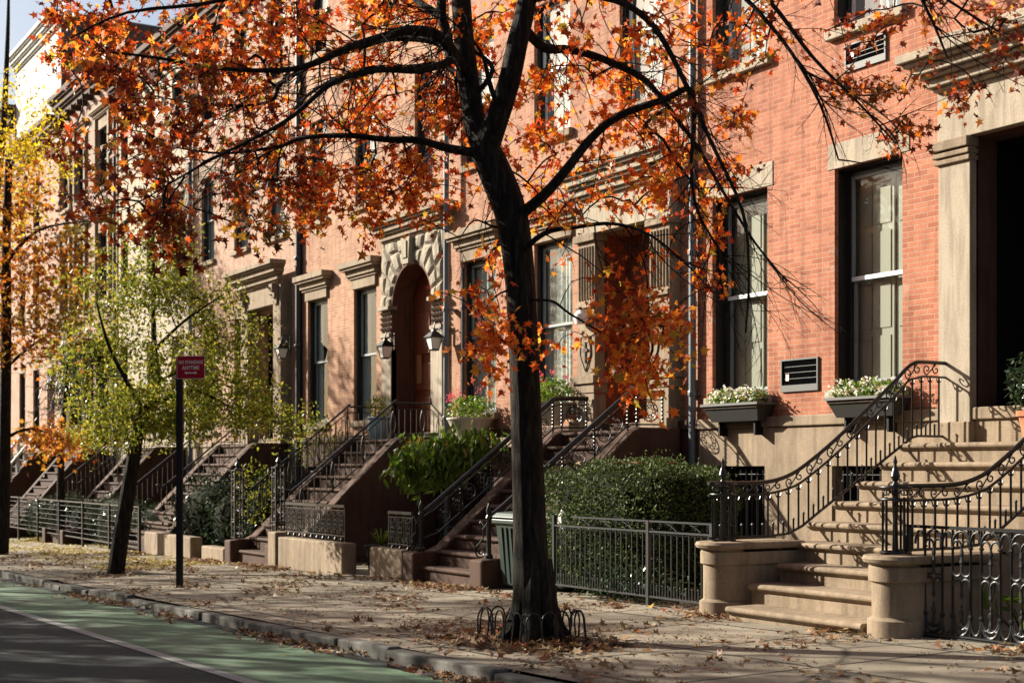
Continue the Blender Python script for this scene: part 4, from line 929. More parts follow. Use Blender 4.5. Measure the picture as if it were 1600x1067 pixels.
# ================================================================ trees
def rand_unit(): v = RNG.normal(size=3); return v / np.linalg.norm(v)
class Skel:
    """a branching skeleton grown from hand-laid limbs towards the places where there are twigs"""
    def __init__(s): s.p = []; s.par = []; s.fix = []
    def limb(s, pts, radii, parent=-1):
        idx = parent
        pts = [Vector(p) for p in pts]
        pp = smooth([tuple(p) for p in pts], 4); rr = smooth([(r, 0) for r in radii], 4)
        for i, (q, r) in enumerate(zip(pp, rr)):
            if i == 0 and parent >= 0: continue
            s.p.append(np.array(q)); s.par.append(idx); s.fix.append(r[0]); idx = len(s.p) - 1
        return idx
    def nearest(s, q, hi=None):
        A = np.array(s.p); d = np.linalg.norm(A - np.asarray(q), axis=1); return int(np.argmin(d)), float(d.min())
    def grow(s, targets, step=.10, wig=.006, arch=.2):
        A = np.array(s.p); T = [np.asarray(t) for t in targets]
        d0 = [np.min(np.linalg.norm(A - t, axis=1)) for t in T]; order = np.argsort(d0); tips = []
        P_ = np.zeros((len(s.p) + len(T) * 40, 3)); P_[:len(s.p)] = A; cnt = len(s.p)
        for k in order:
            t = T[k]; d = np.linalg.norm(P_[:cnt] - t, axis=1)
            j = int(np.argmin(d + .35 * np.maximum(0, P_[:cnt, 2] - t[2] - .2) * 0)); L = d[j]; n = max(2, int(L / step)); a = P_[j].copy(); idx = j
            side = np.cross(t - a, rand_unit()); sn = np.linalg.norm(side); side = side / sn if sn > 1e-6 else side; ph = RNG.uniform(-1, 1)
            for i in range(1, n + 1):
                u = i / n; q = a + (t - a) * u + side * (ph * arch * L * math.sin(PI * u)) + np.array([0, 0, arch * L * .5 * math.sin(PI * u)]) + RNG.normal(size=3) * wig * (1 if i < n else 0)
                s.p.append(q); s.par.append(idx); s.fix.append(0); idx = len(s.p) - 1
                if cnt < len(P_): P_[cnt] = q; cnt += 1
                else: P_ = np.vstack([P_, q[None]]); cnt += 1
            tips.append(idx)
        return tips
    def mesh(s, tip=.0035, expo=2.3, cap=.1, minr=0):
        n = len(s.p); w = [0.0] * n; ch = [[] for _ in range(n)]
        for i, p in enumerate(s.par):
            if p >= 0: ch[p].append(i)
        for i in range(n - 1, -1, -1):
            if not ch[i]: w[i] = tip ** expo
            else: w[i] = sum(w[c] for c in ch[i])
        R = [max(s.fix[i], 0) if s.fix[i] else min(cap, w[i] ** (1 / expo)) for i in range(n)]
        done = [False] * n; big = MB(); small = MB()
        starts = [(i, s.par[i]) for i in range(n) if s.par[i] < 0]
        stack = list(starts)
        while stack:
            i, pa = stack.pop(); chain = [] if pa < 0 else [pa]; cur = i
            while True:
                chain.append(cur)
                if not ch[cur]: break
                c = sorted(ch[cur], key=lambda c: -R[c]); 
                for o in c[1:]: stack.append((o, cur))
                cur = c[0]
            rr = [R[c] for c in chain]
            if pa >= 0: rr[0] = min(R[pa], R[i] * 1.35)
            mx = max(rr); (big if mx > .028 else small).tube([s.p[c] for c in chain], rr, 10 if mx > .1 else (6 if mx > .02 else 4), cap=False)
        return big, small

def sprays_leaves(tips, per, spread, droop=.25):
    out = []
    for t in tips:
        k = RNG.poisson(per); q = RNG.normal(size=(k, 3)) * spread; q[:, 2] -= abs(q[:, 2]) * droop; out.append(np.asarray(t)[None] + q)
    return np.vstack(out)

# ---- the big maple-like tree: limbs laid out at the trunk's depth, twigs grown by rule
TZ = 13.04
T1 = thing('street_tree', (-11.04, 6.95, g(-11.04, 6.95)), 'large orange leaved street tree with black trunk inside the hoop guard', 'tree', 'street trees')
def q(px, py, dz=0): return PZ(px, py, TZ + dz)
sk = Skel()
trunk = [q(832, 1010), q(832, 985), q(830, 900), q(827, 800), q(822, 650), q(816, 500), q(809, 400), q(797, 330), q(776, 275), q(758, 235)]
bot_i = sk.limb(trunk, [.27, .195, .168, .152, .142, .136, .142, .15, .152, .14])
fork = bot_i
def near(px, py, dz=0): return sk.nearest(q(px, py, dz))[0]
L1 = sk.limb([q(758, 235), q(742, 190, .1), q(731, 120, .2), q(724, 50, .3), q(716, -60, .4), q(700, -260, .3), q(690, -480, .2), q(700, -700)], [.13, .105, .1, .095, .09, .07, .045, .02], fork)
R1 = sk.limb([q(758, 235), q(775, 190, -.1), q(795, 130, -.2), q(808, 70, -.3), q(824, 0, -.3), q(850, -150, -.4), q(890, -330, -.3), q(920, -560)], [.125, .11, .1, .095, .085, .065, .045, .02], fork)
def br(pts, r0, r1=.008, at=None):
    pts = [(p[0], p[1], (p[2] * .5 - .15) if len(p) > 2 else 0) for p in pts]
    a = near(*(at or pts[0])); n = len(pts); P_ = [Vector(sk.p[a])] + [q(*p) for p in pts[1:]]
    return sk.limb(P_, [r0 + (r1 - r0) * (i / (n - 1)) ** .8 for i in range(n)], a)
br([(752, 245), (700, 232, .2), (655, 220, .4), (600, 218, .5), (540, 212, .6), (470, 216, .8), (440, 228, .9), (350, 240, 1.1), (270, 230, 1.3)], .048)
br([(728, 95), (690, 60, -.3), (640, 48, -.6), (600, 58, -.8), (545, 75, -1), (490, 100, -1.2), (440, 110, -1.3), (350, 108, -1.4), (240, 90, -1.6), (150, 80, -1.8)], .06)
br([(724, 90), (680, 65, .6), (610, 60, 1), (560, 75, 1.2), (500, 95, 1.5), (440, 130, 1.7), (420, 160, 1.8), (330, 165, 2), (240, 150, 2.2)], .05)
br([(722, 60), (690, 30, .4), (650, 0, .8), (600, -60, 1.2), (500, -110, 1.6), (380, -140, 2.0), (250, -120, 2.2)], .055)
br([(718, 20), (680, -30, -.6), (600, -90, -1.2), (480, -60, -1.6), (350, 0, -1.9), (200, 20, -2.0), (110, 60, -2.1)], .05)
br([(728, 100), (660, 110, -.8), (590, 110, -1.3), (520, 130, -1.6), (460, 180, -1.9), (410, 210, -2.0), (330, 250, -2.1), (260, 290, -2.2)], .04)
br([(735, 150), (700, 105, 1.0), (640, 105, 1.4), (560, 110, 1.8), (480, 150, 2.0), (430, 220, 2.1), (400, 300, 2.2)], .035)
br([(806, 345), (850, 305, -.2), (885, 265, -.4), (925, 215, -.6), (970, 180, -.8), (1040, 155, -1), (1078, 140, -1.1), (1085, 190, -1.2), (1080, 260, -1.3), (1090, 330, -1.3), (1130, 400, -1.3)], .055, .010)
br([(812, 55), (850, 75, .2), (890, 78, .4), (940, 92, .6), (1000, 120, .8), (1030, 150, .9), (1060, 190, 1), (1090, 230, 1.1), (1130, 300, 1.2), (1180, 380, 1.3), (1230, 440, 1.3)], .05)
br([(822, 10), (880, -10, -.6), (960, 0, -1.0), (1010, 30, -1.2), (1040, 70, -1.4), (1075, 140, -1.5), (1110, 220, -1.6), (1160, 330, -1.7), (1170, 430, -1.7), (1165, 520, -1.7)], .045)
br([(835, -50), (900, -110, .5), (1000, -130, .9), (1100, -90, 1.2), (1200, 0, 1.4), (1270, 90, 1.5), (1340, 160, 1.6), (1400, 225, 1.6)], .05)
br([(830, -30), (900, -80, -1.0), (1010, -80, -1.5), (1130, -30, -1.8), (1220, 60, -2.0), (1280, 160, -2.1), (1310, 250, -2.1)], .045)
br([(850, -150), (950, -220, .2), (1100, -240, .3), (1250, -170, .4), (1380, -70, .5), (1480, 0, .5), (1560, 50, .5)], .05)
br([(850, -160), (950, -250, -1.0), (1100, -260, -1.6), (1260, -170, -2.0), (1400, -60, -2.2), (1450, 20, -2.2), (1480, 90, -2.2)], .045)
br([(760, 150), (770, 110, .6), (740, 80, .9), (700, 60, 1.2), (760, 20, 1.5)], .03)
br([(786, 170), (765, 130, -.5), (755, 90, -.8), (735, 60, -1.0), (690, 20, -1.2)], .03)
br([(815, 390), (850, 365, -.5), (900, 355, -.9), (960, 350, -1.2), (1020, 370, -1.4), (1080, 420, -1.5)], .03)
br([(818, 480), (860, 470, -.4), (890, 490, -.6), (940, 520, -.8), (1000, 560, -.9), (1045, 585, -1.0)], .016, .005)
br([(817, 470), (790, 455, -.5), (760, 480, -.8), (745, 530, -.9)], .014, .005)
br([(800, 345), (775, 355, .5), (740, 345, .8), (715, 380, 1)], .02, .004)
for s_ in (-1, 1):
    for k in range(4): br([(710 + 30 * k, -260 - 60 * k), (710 + s_ * 180 + 30 * k, -330 - 60 * k, (-1) ** k * 1.2), (710 + s_ * 380, -340 - 60 * k, (-1) ** k * 2.0)], .04)
GRID = ["06899998866535323565", "38999998868665413421", "06887789967776500300", "02786667646666400000", "00370310003444100000", "00000000122233000000", "00000000022144000000", "00000000000020000000"]
UPPER = ["00888888888888777640", "00078888888888877400", "00007888888888850000", "00000468888884000000", "00000003666640000000"]
tg = []; lf = []
def depth(): return float(np.clip(RNG.normal(1.0, 1.0), -1.2, 3.0))
for j, row in enumerate(GRID):
    for i, c in enumerate(row):
        cc = [(80 * i + RNG.uniform(0, 80), 80 * j + RNG.uniform(0, 80), depth()) for _ in range(max(1, int(int(c) * .42)))]
        for _ in range(RNG.poisson(int(c) * (1.9 if i < 6 else 1.45))):
            px, py, d = cc[RNG.integers(len(cc))]; px += RNG.normal() * 22; py += RNG.normal() * 20; d = (d + RNG.normal() * .15) * (1 if py < 330 else .5) - (.8 if py > 330 else 0)
            if 330 < px < 740 and py < 300: d = max(d, .25)
            if px < 60: continue
            if 735 < px < 885 and py > 20 and d < .4: d = RNG.uniform(.4, 2.2)
            tg.append(q(px, py, d)); lf.append(1)
for j, row in enumerate(UPPER):
    for i, c in enumerate(row):
        for _ in range(RNG.poisson(int(c) * .75)):
            px, py = 80 * i + RNG.uniform(0, 80), -80 * (j + 1) * 1.35 + RNG.uniform(0, 108); tg.append(q(px, py, depth() * 1.4)); lf.append(1)
# hanging clusters seen against the wall
for (cx, cy, rx, ry, n, d) in ((640, 290, 22, 60, 16, .3), (545, 300, 60, 45, 20, .2), (480, 330, 20, 20, 4, .2), (985, 575, 55, 25, 12, -1), (770, 540, 40, 30, 12, -.8), (1000, 500, 60, 40, 10, -1), (1400, 205, 18, 20, 6, 1.6), (430, 250, 30, 40, 10, .9), (750, 480, 30, 30, 8, -.8)):
    for _ in range(n): tg.append(q(cx + RNG.normal() * rx * .6, cy + RNG.normal() * ry * .6, d + RNG.normal() * .25)); lf.append(1)
tips = sk.grow(tg)
order = np.argsort([np.min(np.linalg.norm(np.array(sk.p[:1]) - np.array(t), axis=1)) for t in tg])
big, small = sk.mesh(tip=.0046, cap=.035)
tr_ = big.build('trunk', M['bark'], T1, True); small.build('twigs', M['bark'], T1, True)
lt = [np.array(t) for t, f_ in zip(tg, lf) if f_]
C = sprays_leaves(lt, 18, .078)
rel = C - np.array([-11.04, 6.95, 0]); sx_ = rel[:, 0] * SA + rel[:, 1] * CA        # position across the street view: darker russet leaves towards both ends, shade at the left put into their colour
pr = np.clip((-sx_ - 1.9) / 1.0, 0, .85) * np.where(C[:, 2] < 5.1, 1, .35) + np.clip((sx_ - 1.7) / 1.2, 0, .75) + .05; rus = RNG.uniform(size=len(C)) < pr
foliage('crown', M['leaf_orange'], T1, C[~rus], .08, STAR, hang=.8, curl=.65)
foliage('crown', M['leaf_russet'], T1, C[rus], .084, STAR, hang=.8, curl=.65)
# long drooping bare twigs that fork steadily
def twig(mb, a, d, L, r, lev=0, rng=random.Random(21)):
    n = max(4, int(L / .09)); pts = [Vector(a)]; d = Vector(d).normalized(); dirs = []; bend = Vector((rng.gauss(0, 1), rng.gauss(0, 1), rng.gauss(0, 1))) * .06
    for i in range(n):
        d = (d + bend + Vector((rng.gauss(0, .05), rng.gauss(0, .05), -.028 + rng.gauss(0, .04)))).normalized(); pts.append(pts[-1] + d * (L / n)); dirs.append(d.copy())
    mb.tube(pts, r, 4, r1=.0012, cap=False)
    if lev < 2:
        sgn = 1; k = 2 if lev == 0 else 1
        while k < n:
            side = dirs[k].cross(Vector((rng.gauss(0, 1), rng.gauss(0, 1), rng.gauss(0, 1)))); 
            if side.length > 1e-3:
                nd = dirs[k] + side.normalized() * rng.uniform(.55, .95); twig(mb, pts[k], nd, L * rng.uniform(.28, .5) * (1 - .6 * k / n), r * (1 - k / n) * .7 + .0008, lev + 1, rng)
            sgn = -sgn; k += rng.randint(1, 3)
tw = MB(); A_ = np.array(sk.p); Zs = -A_[:, 0] * CA + A_[:, 1] * SA; PX = 800 + F * (A_[:, 0] * SA + A_[:, 1] * CA) / Zs; PY = 730 - F * (A_[:, 2] - CZ) / Zs
fixed = np.array(sk.fix) > 0
for (a0, a1, b0, b1, n, dx, dz) in ((1050, 1330, -60, 460, 62, .6, -.8), (340, 740, -20, 300, 150, -.7, -.3), (830, 1060, 0, 380, 55, .6, -.4), (120, 400, 20, 300, 30, -.7, -.4), (1300, 1560, -60, 200, 18, .7, -.5), (640, 800, 220, 420, 12, -.3, -.8)):
    idx = np.where(fixed & (PX > a0) & (PX < a1) & (PY > b0) & (PY < b1))[0]
    if not len(idx): continue
    for _ in range(n):
        k = int(RNG.choice(idx)); d_ = np.array([SA * dx, CA * dx, dz]) + RNG.normal(size=3) * .6; twig(tw, sk.p[k], d_, RNG.uniform(.4, 1.35), RNG.uniform(.004, .009))
tw.build('bare_twigs', M['bark'], T1)
# root flare
mb = MB()
for k in range(6):
    t = k * 1.05 + .3; mb.tube([(-11.04 + .08 * math.cos(t), 6.95 + .08 * math.sin(t), .75), (-11.04 + .13 * math.cos(t), 6.95 + .13 * math.sin(t), .3), (-11.04 + .23 * math.cos(t), 6.95 + .23 * math.sin(t), .1), (-11.04 + .40 * math.cos(t), 6.95 + .40 * math.sin(t), -.04)], [.09, .10, .085, .03], 8)
mb.build('roots', M['bark'], T1, True)

# hoop guard
TG = thing('tree_guard', (-11.0, 6.95, 0), 'low ring of bent iron hoops round the base of the big tree', 'tree guard')
gx0, gx1, gy0, gy1 = -11.5, -10.62, 6.62, 7.24
sides = [((gx0, gy0), (gx1, gy0)), ((gx1, gy0), (gx1, gy1)), ((gx1, gy1), (gx0, gy1)), ((gx0, gy1), (gx0, gy0))]
for si, (A, B) in enumerate(sides):
    L = math.dist(A, B); n = max(2, round(L / .15))
    for k in range(n):
        if si == 0 and k in (1,): continue
        t0, t1 = (k - .02) / n, (k + 1.02) / n; lean = RNG.uniform(-.03, .03) * 2
        pa = Vector((A[0] + (B[0] - A[0]) * t0, A[1] + (B[1] - A[1]) * t0, g(A[0], 7) - .05)); pb = Vector((A[0] + (B[0] - A[0]) * t1, A[1] + (B[1] - A[1]) * t1, g(B[0], 7) - .05)); h_ = .24
        pts = [pa, pa + Vector((lean, 0, h_))] + [(pa + pb) / 2 + (pa - pb) / 2 * math.cos(PI * i / 8) + Vector((lean, 0, h_ + .11 * math.sin(PI * i / 8))) for i in range(1, 8)] + [pb + Vector((lean, 0, h_)), pb]
        MB().tube(pts, .0085, 7).build('hoop', M['iron'], TG, True)

def ellip(c, r, n, shell=.35):
    v = RNG.normal(size=(n, 3)); v /= np.linalg.norm(v, axis=1, keepdims=True); rad = RNG.uniform(shell ** 3, 1, n) ** (1 / 3); return np.array(c) + v * rad[:, None] * np.array(r)
def tree(name, base, limbs, blobs, label, m, leaf, shape, per, spread, tip=.004, grp='street trees', trad=.1, hang=.4, bare=0):
    o = thing(name, base, label, 'tree', grp); s = Skel()
    for i, (pts, r0, r1) in enumerate(limbs):
        pts = [Vector(p) for p in pts]; n = len(pts)
        if i == 0: s.limb(pts, [r0 + (r1 - r0) * k / (n - 1) for k in range(n)])
        else:
            a, _ = s.nearest(pts[0]); s.limb([Vector(s.p[a])] + pts[1:], [r0 + (r1 - r0) * k / (n - 1) for k in range(n)], a)
    T = np.vstack([ellip(c, r, n) for c, r, n in blobs]); s.grow(list(T), step=.3, wig=.03)
    b, sm = s.mesh(tip=tip, cap=.04); b.build('trunk', M['bark'], o, True); sm.build('twigs', M['bark'], o, True)
    C = sprays_leaves(T, per, spread); foliage('crown', M[m], o, C, leaf, shape, hang=hang); return o
# small green tree at the left
Z2 = 25.1
k2 = lambda px, py, d=0: PZ(px, py, Z2 + d)
tree('street_tree', k2(180, 900), [([k2(180, 903), k2(190, 830), k2(205, 740), k2(213, 690), k2(222, 640)], .16, .1), ([k2(213, 690), k2(245, 620, .3), k2(240, 520, .3), k2(240, 420, .2), k2(237, 350)], .07, .02),
      ([k2(220, 640), k2(200, 600, -.5), k2(170, 540, -.8), k2(150, 470, -.8)], .05, .015), ([k2(235, 640), k2(300, 610, .3), k2(370, 640, .5), k2(440, 650, .6)], .05, .01), ([k2(240, 540), k2(290, 500, -.3), k2(350, 460, -.5)], .035, .01), ([k2(240, 600), k2(320, 560, .8), k2(380, 540, 1.0)], .035, .01), ([k2(225, 650), k2(180, 650, .8), k2(140, 640, 1)], .035, .01)],
     [(k2(235, 520), (1.0, 1.2, 1.1), 60), (k2(175, 560), (.8, 1.1, .8), 70), (k2(230, 400), (.8, .9, .9), 55), (k2(300, 450), (.9, .9, .5), 45), (k2(330, 620), (1.4, 1.2, .6), 120), (k2(430, 655, .5), (.5, .8, .32), 34), (k2(190, 650), (.9, 1.1, .55), 85), (k2(370, 530), (.8, .8, .45), 45), (k2(170, 450), (.5, .7, .5), 25), (k2(260, 640), (1.0, 1.2, .5), 70)],
     'small yellow green tree leaning left of the sign post', 'leaf_green', .075, OVAL, 38, .125, hang=.5)
# orange tree whose trunk stands at the left edge
Z3 = 34.0
k3 = lambda px, py, d=0: PZ(px, py, Z3 + d)
tree('street_tree', k3(2, 868), [([k3(2, 872), k3(6, 780), k3(8, 650), k3(10, 500), k3(10, 380), k3(14, 250)], .17, .09), ([k3(8, 690), k3(50, 670, .2), k3(110, 690, .5)], .05, .02), ([k3(8, 560), k3(50, 540, .3), k3(110, 500, .5)], .05, .015), ([k3(9, 440), k3(-60, 380, .3), k3(-120, 330, .5)], .06, .015), ([k3(10, 400), k3(60, 360, -.3), k3(140, 345, -.5)], .05, .015)],
     [(k3(45, 445), (1.4, 1.6, 1.2), 130), (k3(0, 300), (1.2, 1.6, .8), 70), (k3(95, 400), (.8, .9, .9), 45), (k3(110, 500), (.8, .8, .4), 30), (k3(-60, 400), (1.8, 1.6, 1.8), 90), (k3(90, 688), (.9, .8, .25), 45), (k3(20, 530), (1.1, 1.2, .6), 70), ((-40.5, 7.2, 9.0), (1.7, 1.4, 1.6), 110)],
     'orange and rust leaved tree with its trunk at the left edge', 'leaf_rust', .13, STAR, 12, .19, hang=.6)
Z4 = 44.0
k4 = lambda px, py, d=0: PZ(px, py, Z4 + d)
tree('street_tree', k4(-30, 850), [([k4(-30, 850), k4(-25, 600), k4(-10, 350), k4(5, 200), k4(12, 60), k4(14, -40)], .2, .03)],
     [(k4(15, 190), (.9, 1.1, 1.6), 70), (k4(0, 290), (2.0, 1.6, 1.5), 110), (k4(60, 250), (1.1, 1.1, .9), 40), (k4(-60, 330), (2, 2, 2), 60), (k4(75, 180), (.5, .5, .35), 10)],
     'bright yellow ginkgo tree against the sky at the upper left', 'leaf_yellow', .13, OVAL, 16, .2, hang=.3)
# dark young tree by the wire fence with rust leaves and a tangle of bare twigs
Z5 = 40.5
k5 = lambda px, py, d=0: PZ(px, py, Z5 + d)
tree('street_tree', k5(95, 838), [([k5(95, 842), k5(95, 760), k5(96, 690), k5(104, 600), k5(110, 520)], .14, .04)],
     [(k5(100, 690), (1.4, 1.0, .25), 60), (k5(60, 680), (.8, .8, .3), 25), (k5(110, 580), (.9, .9, 1.2), 4)],
     'thin dark tree with a low skirt of rust leaves by the wire fence', 'leaf_rust', .13, STAR, 9, .2)
# bare vine over the brown porch
vn = thing('bare_vine', (X(160), D - .8, 2), 'tangle of bare grey vine hanging over the porch behind the small green tree', 'vine'); mb = MB()
for k in range(150):
    a = Vector((RNG.uniform(-50.8, -48.2), D - RNG.uniform(.5, 1.5), RNG.uniform(4.2, 6.0))); pts = [a]
    for i in range(7): a = a + Vector(RNG.normal(size=3) * .22) + Vector((0, 0, -.12)); pts.append(a)
    mb.tube(pts, .018, 4, r1=.006)
mb.build('stems', M['iron_grey'], vn)

# ================================================================ shrubs, planters
def blob_points(c, r, n, power=2.6, shell=.8, bump_=.08, z_min=None):
    v = RNG.normal(size=(n * 2, 3)); v /= (np.sum(np.abs(v) ** power, axis=1) ** (1 / power))[:, None]
    k = 1 + bump_ * (np.sin(v[:, 0] * 7 + 1) * np.sin(v[:, 1] * 6) + np.sin(v[:, 2] * 8 + v[:, 0] * 5)); rad = RNG.uniform(shell, 1, len(v)) * k
    p = np.array(c) + v * rad[:, None] * np.array(r)
    if z_min is not None: p = p[p[:, 2] > z_min]
    return p[:n]
def core(name, m, parent, c, r, power=2.6, k=.86, zmin=None):
    mb = MB(); nu, nv = 20, 12
    for j in range(nv + 1):
        for i in range(nu):
            a, b = 2 * PI * i / nu, PI * j / nv; v = np.array([math.sin(b) * math.cos(a), math.sin(b) * math.sin(a), math.cos(b)]); v /= (np.sum(np.abs(v) ** power) ** (1 / power)); p = np.array(c) + v * np.array(r) * k
            if zmin is not None: p[2] = max(p[2], zmin)
            mb.v.append(tuple(p))
    for j in range(nv):
        for i in range(nu): A = j * nu + i; B = j * nu + (i + 1) % nu; mb.f.append((A, B, B + nu, A + nu))
    return mb.build(name, m, parent)
M['twigmass'] = mat('inner_twigs', (.012, .014, .008), .95, .1)
# the clipped hedge is one big rounded shrub plus a lower one behind
hd = thing('hedge', (-13.9, 10.9, 0), 'large clipped boxwood hedge with flat rounded top behind the low iron fence', 'hedge')
core('inner_branches', M['twigmass'], hd, (-14.85, 10.95, .8), (1.17, .9, .82), 5.5, .9, 0)
shoots = blob_points((-14.85, 10.95, .82), (1.25, .98, .92), 900, 4.2, .97, .06, .2)
C = blob_points((-14.85, 10.95, .8), (1.21, .93, .86), 36000, 5.5, .88, .05, .05)
C = np.vstack([C, shoots]); foliage('foliage', M['leaf_box'], hd, C, .042, OVAL, hang=-.4)
hb = thing('hedge', (-15.9, 11.6, 0), 'smaller boxwood shrub beside the big trunk behind the clipped hedge', 'hedge')
core('inner_branches', M['twigmass'], hb, (-16.0, 11.5, .75), (.9, .8, .85), 3, .85, 0)
foliage('foliage', M['leaf_box'], hb, blob_points((-16.0, 11.5, .75), (.95, .85, .9), 9000, 3, .85, .06, .05), .04, OVAL, hang=-.3)
# low growth at the fence's foot
gc = blob_points((-13.9, 10.05, .2), (1.3, .22, .3), 1500, 2, .2, .1, .02)
lo = foliage('low_ivy', M['leaf_holly'], None, gc, .06, OVAL); tag(lo, 'dark green leafy growth creeping under the low iron fence', 'ground cover', kind='stuff')
fh = thing('hedge', (-41, 10.9, -.5), 'dark low hedge behind the long black wire panel fence', 'hedge'); parts_ = []
for x_, rh in ((-46.5, .62), (-43.8, .8), (-41, .66), (-38.2, .9), (-35.6, .6)):
    core('inner_branches', M['twigmass'], fh, (x_, 10.9, .0), (1.6, .55, rh), 3, .85, -.5); parts_.append(blob_points((x_, 10.9, .0), (1.7, .62, rh), 2400, 3, .78, .12, -.5))
foliage('foliage', M['leaf_holly'], fh, np.vstack(parts_), .08, OVAL)
hl = thing('holly_bush', (-31.0, 11.2, -.3), 'glossy dark green holly bush behind the sign post', 'bush', 'garden bushes')
for nm, c, r in (('a', (-31.2, 11.1, .5), (1.3, 1.0, .95)), ('b', (-29.4, 11.1, .45), (1.0, .9, .85))): core('inner_branches', M['twigmass'], hl, c, r, 2.2, .75, -.3)
C = np.vstack([blob_points((-31.2, 11.1, .5), (1.35, 1.05, 1.0), 3600, 2.2, .6, .14, -.3), blob_points((-29.4, 11.1, .45), (1.1, 1.0, .9), 2800, 2.2, .6, .14, -.3)])
foliage('foliage', M['leaf_holly'], hl, C, .085, OVAL, hang=-.1)
hs = thing('evergreen_shrub', (-26.0, 11.1, 0), 'dark evergreen shrub beside the railing of the arched doorway steps', 'bush', 'garden bushes')
core('inner_branches', M['twigmass'], hs, (-28.2, 11.3, .5), (.6, .8, .9), 2.2, .75, -.3)
foliage('foliage', M['leaf_holly'], hs, blob_points((-28.2, 11.3, .5), (.7, .9, 1.0), 2400, 2.2, .6, .14, -.3), .08, OVAL, hang=-.1)
# bright drooping shrub on the areaway between the second and third stoop
bs = thing('potted_shrub', (-22.0, 11.6, 0), 'bright green shrub with drooping leaves under the geranium bowl', 'bush', 'garden bushes')
s = Skel(); bc = P(690, 712, 11.3)
s.limb([(bc.x, bc.y, 0), (bc.x, bc.y, .8), (bc.x + .1, bc.y, 1.4)], [.05, .04, .02])
T = np.vstack([ellip(P(652, 716, 11.2), (.42, .42, .40), 44, .3), ellip(P(708, 702, 11.4), (.5, .45, .36), 50, .3), ellip(P(680, 728, 11.2), (.3, .35, .26), 18, .3), ellip(P(752, 692, 11.6), (.28, .35, .2), 14, .3)]); s.grow(list(T), .2)
b, sm = s.mesh(tip=.004); b.build('stem', M['bark'], bs); sm.build('twigs', M['bark'], bs)
foliage('foliage', M['leaf_bright'], bs, sprays_leaves(T, 18, .10), .17, OVAL * np.array([1, .72]), hang=2.2)
# planting behind the third stoop's rail
vs = thing('climbing_plant', (-26.0, 11.0, 0), 'yellow green climber growing between the two bar railings of the third stoop', 'plant')
C = np.vstack([ellip((-27.6, 10.6, 1.1), (.3, .5, .7), 500, .2), ellip((-27.7, 12.2, 2.1), (.3, .8, .6), 600, .2)])
foliage('foliage', M['leaf_green'], vs, C, .07, OVAL)
mb = MB()
for k in range(14): mb.tube([(-27.6 + RNG.uniform(-.2, .2), 10.5 + k * .15, -.2), (-27.6 + RNG.uniform(-.2, .2), 10.5 + k * .16, 1.0 + k * .08), (-27.65 + RNG.uniform(-.2, .2), 10.4 + k * .17, 1.6 + k * .08)], .012, 4)
mb.build('stems', M['stem'], vs)

def petals(pts, n, r, s):
    out = []
    for p in pts: out.append(np.array(p)[None] + RNG.normal(size=(n, 3)) * r)
    return np.vstack(out)
def geranium(c, R, zb, label, bowl='bowl', fl=14, mcol='pink', scale=1.0):
    o = thing('flower_bowl', (c[0], c[1], zb), label, 'planter', 'geranium planters')
    MB().lathe((c[0], c[1], zb), [(R * .5, 0), (R * .58, .03), (R * .85, .2), (R, .34), (R * 1.06, .36), (R * 1.06, .39), (R * .95, .39), (R * .9, .34)], 20).build('bowl', M[bowl], o, True)
    C = ellip((c[0], c[1], zb + .55), (R * 1.2, R * 1.1, .26), 900, .2); foliage('foliage', M['leaf_bright'], o, C, .07, OVAL, hang=.1)
    f = ellip((c[0], c[1], zb + .66), (R * 1.2, R * 1.1, .28), fl, .85); f = f[f[:, 2] > zb + .45]
    foliage('blossom', M[mcol], o, petals(f, 26, .032, 0), .035, OVAL); return o
# ledge for the bowls (window garden of the orange house)
tag(MB().box(-24.0, -19.6, 12.75, 13.3, 1.95, 2.12).build('stone_ledge', M['brownstone'], bevel=.015), 'brownstone ledge under the windows of the orange brick house', 'ledge')
geranium((P(735, 640, 12.95).x, 12.95), .42, 2.12, 'cream bowl of pink and red geraniums left of the big trunk')
geranium((P(862, 640, 13.0).x, 12.98), .36, 2.3, 'bushy geranium planter right of the big trunk behind the scroll railing', fl=8)
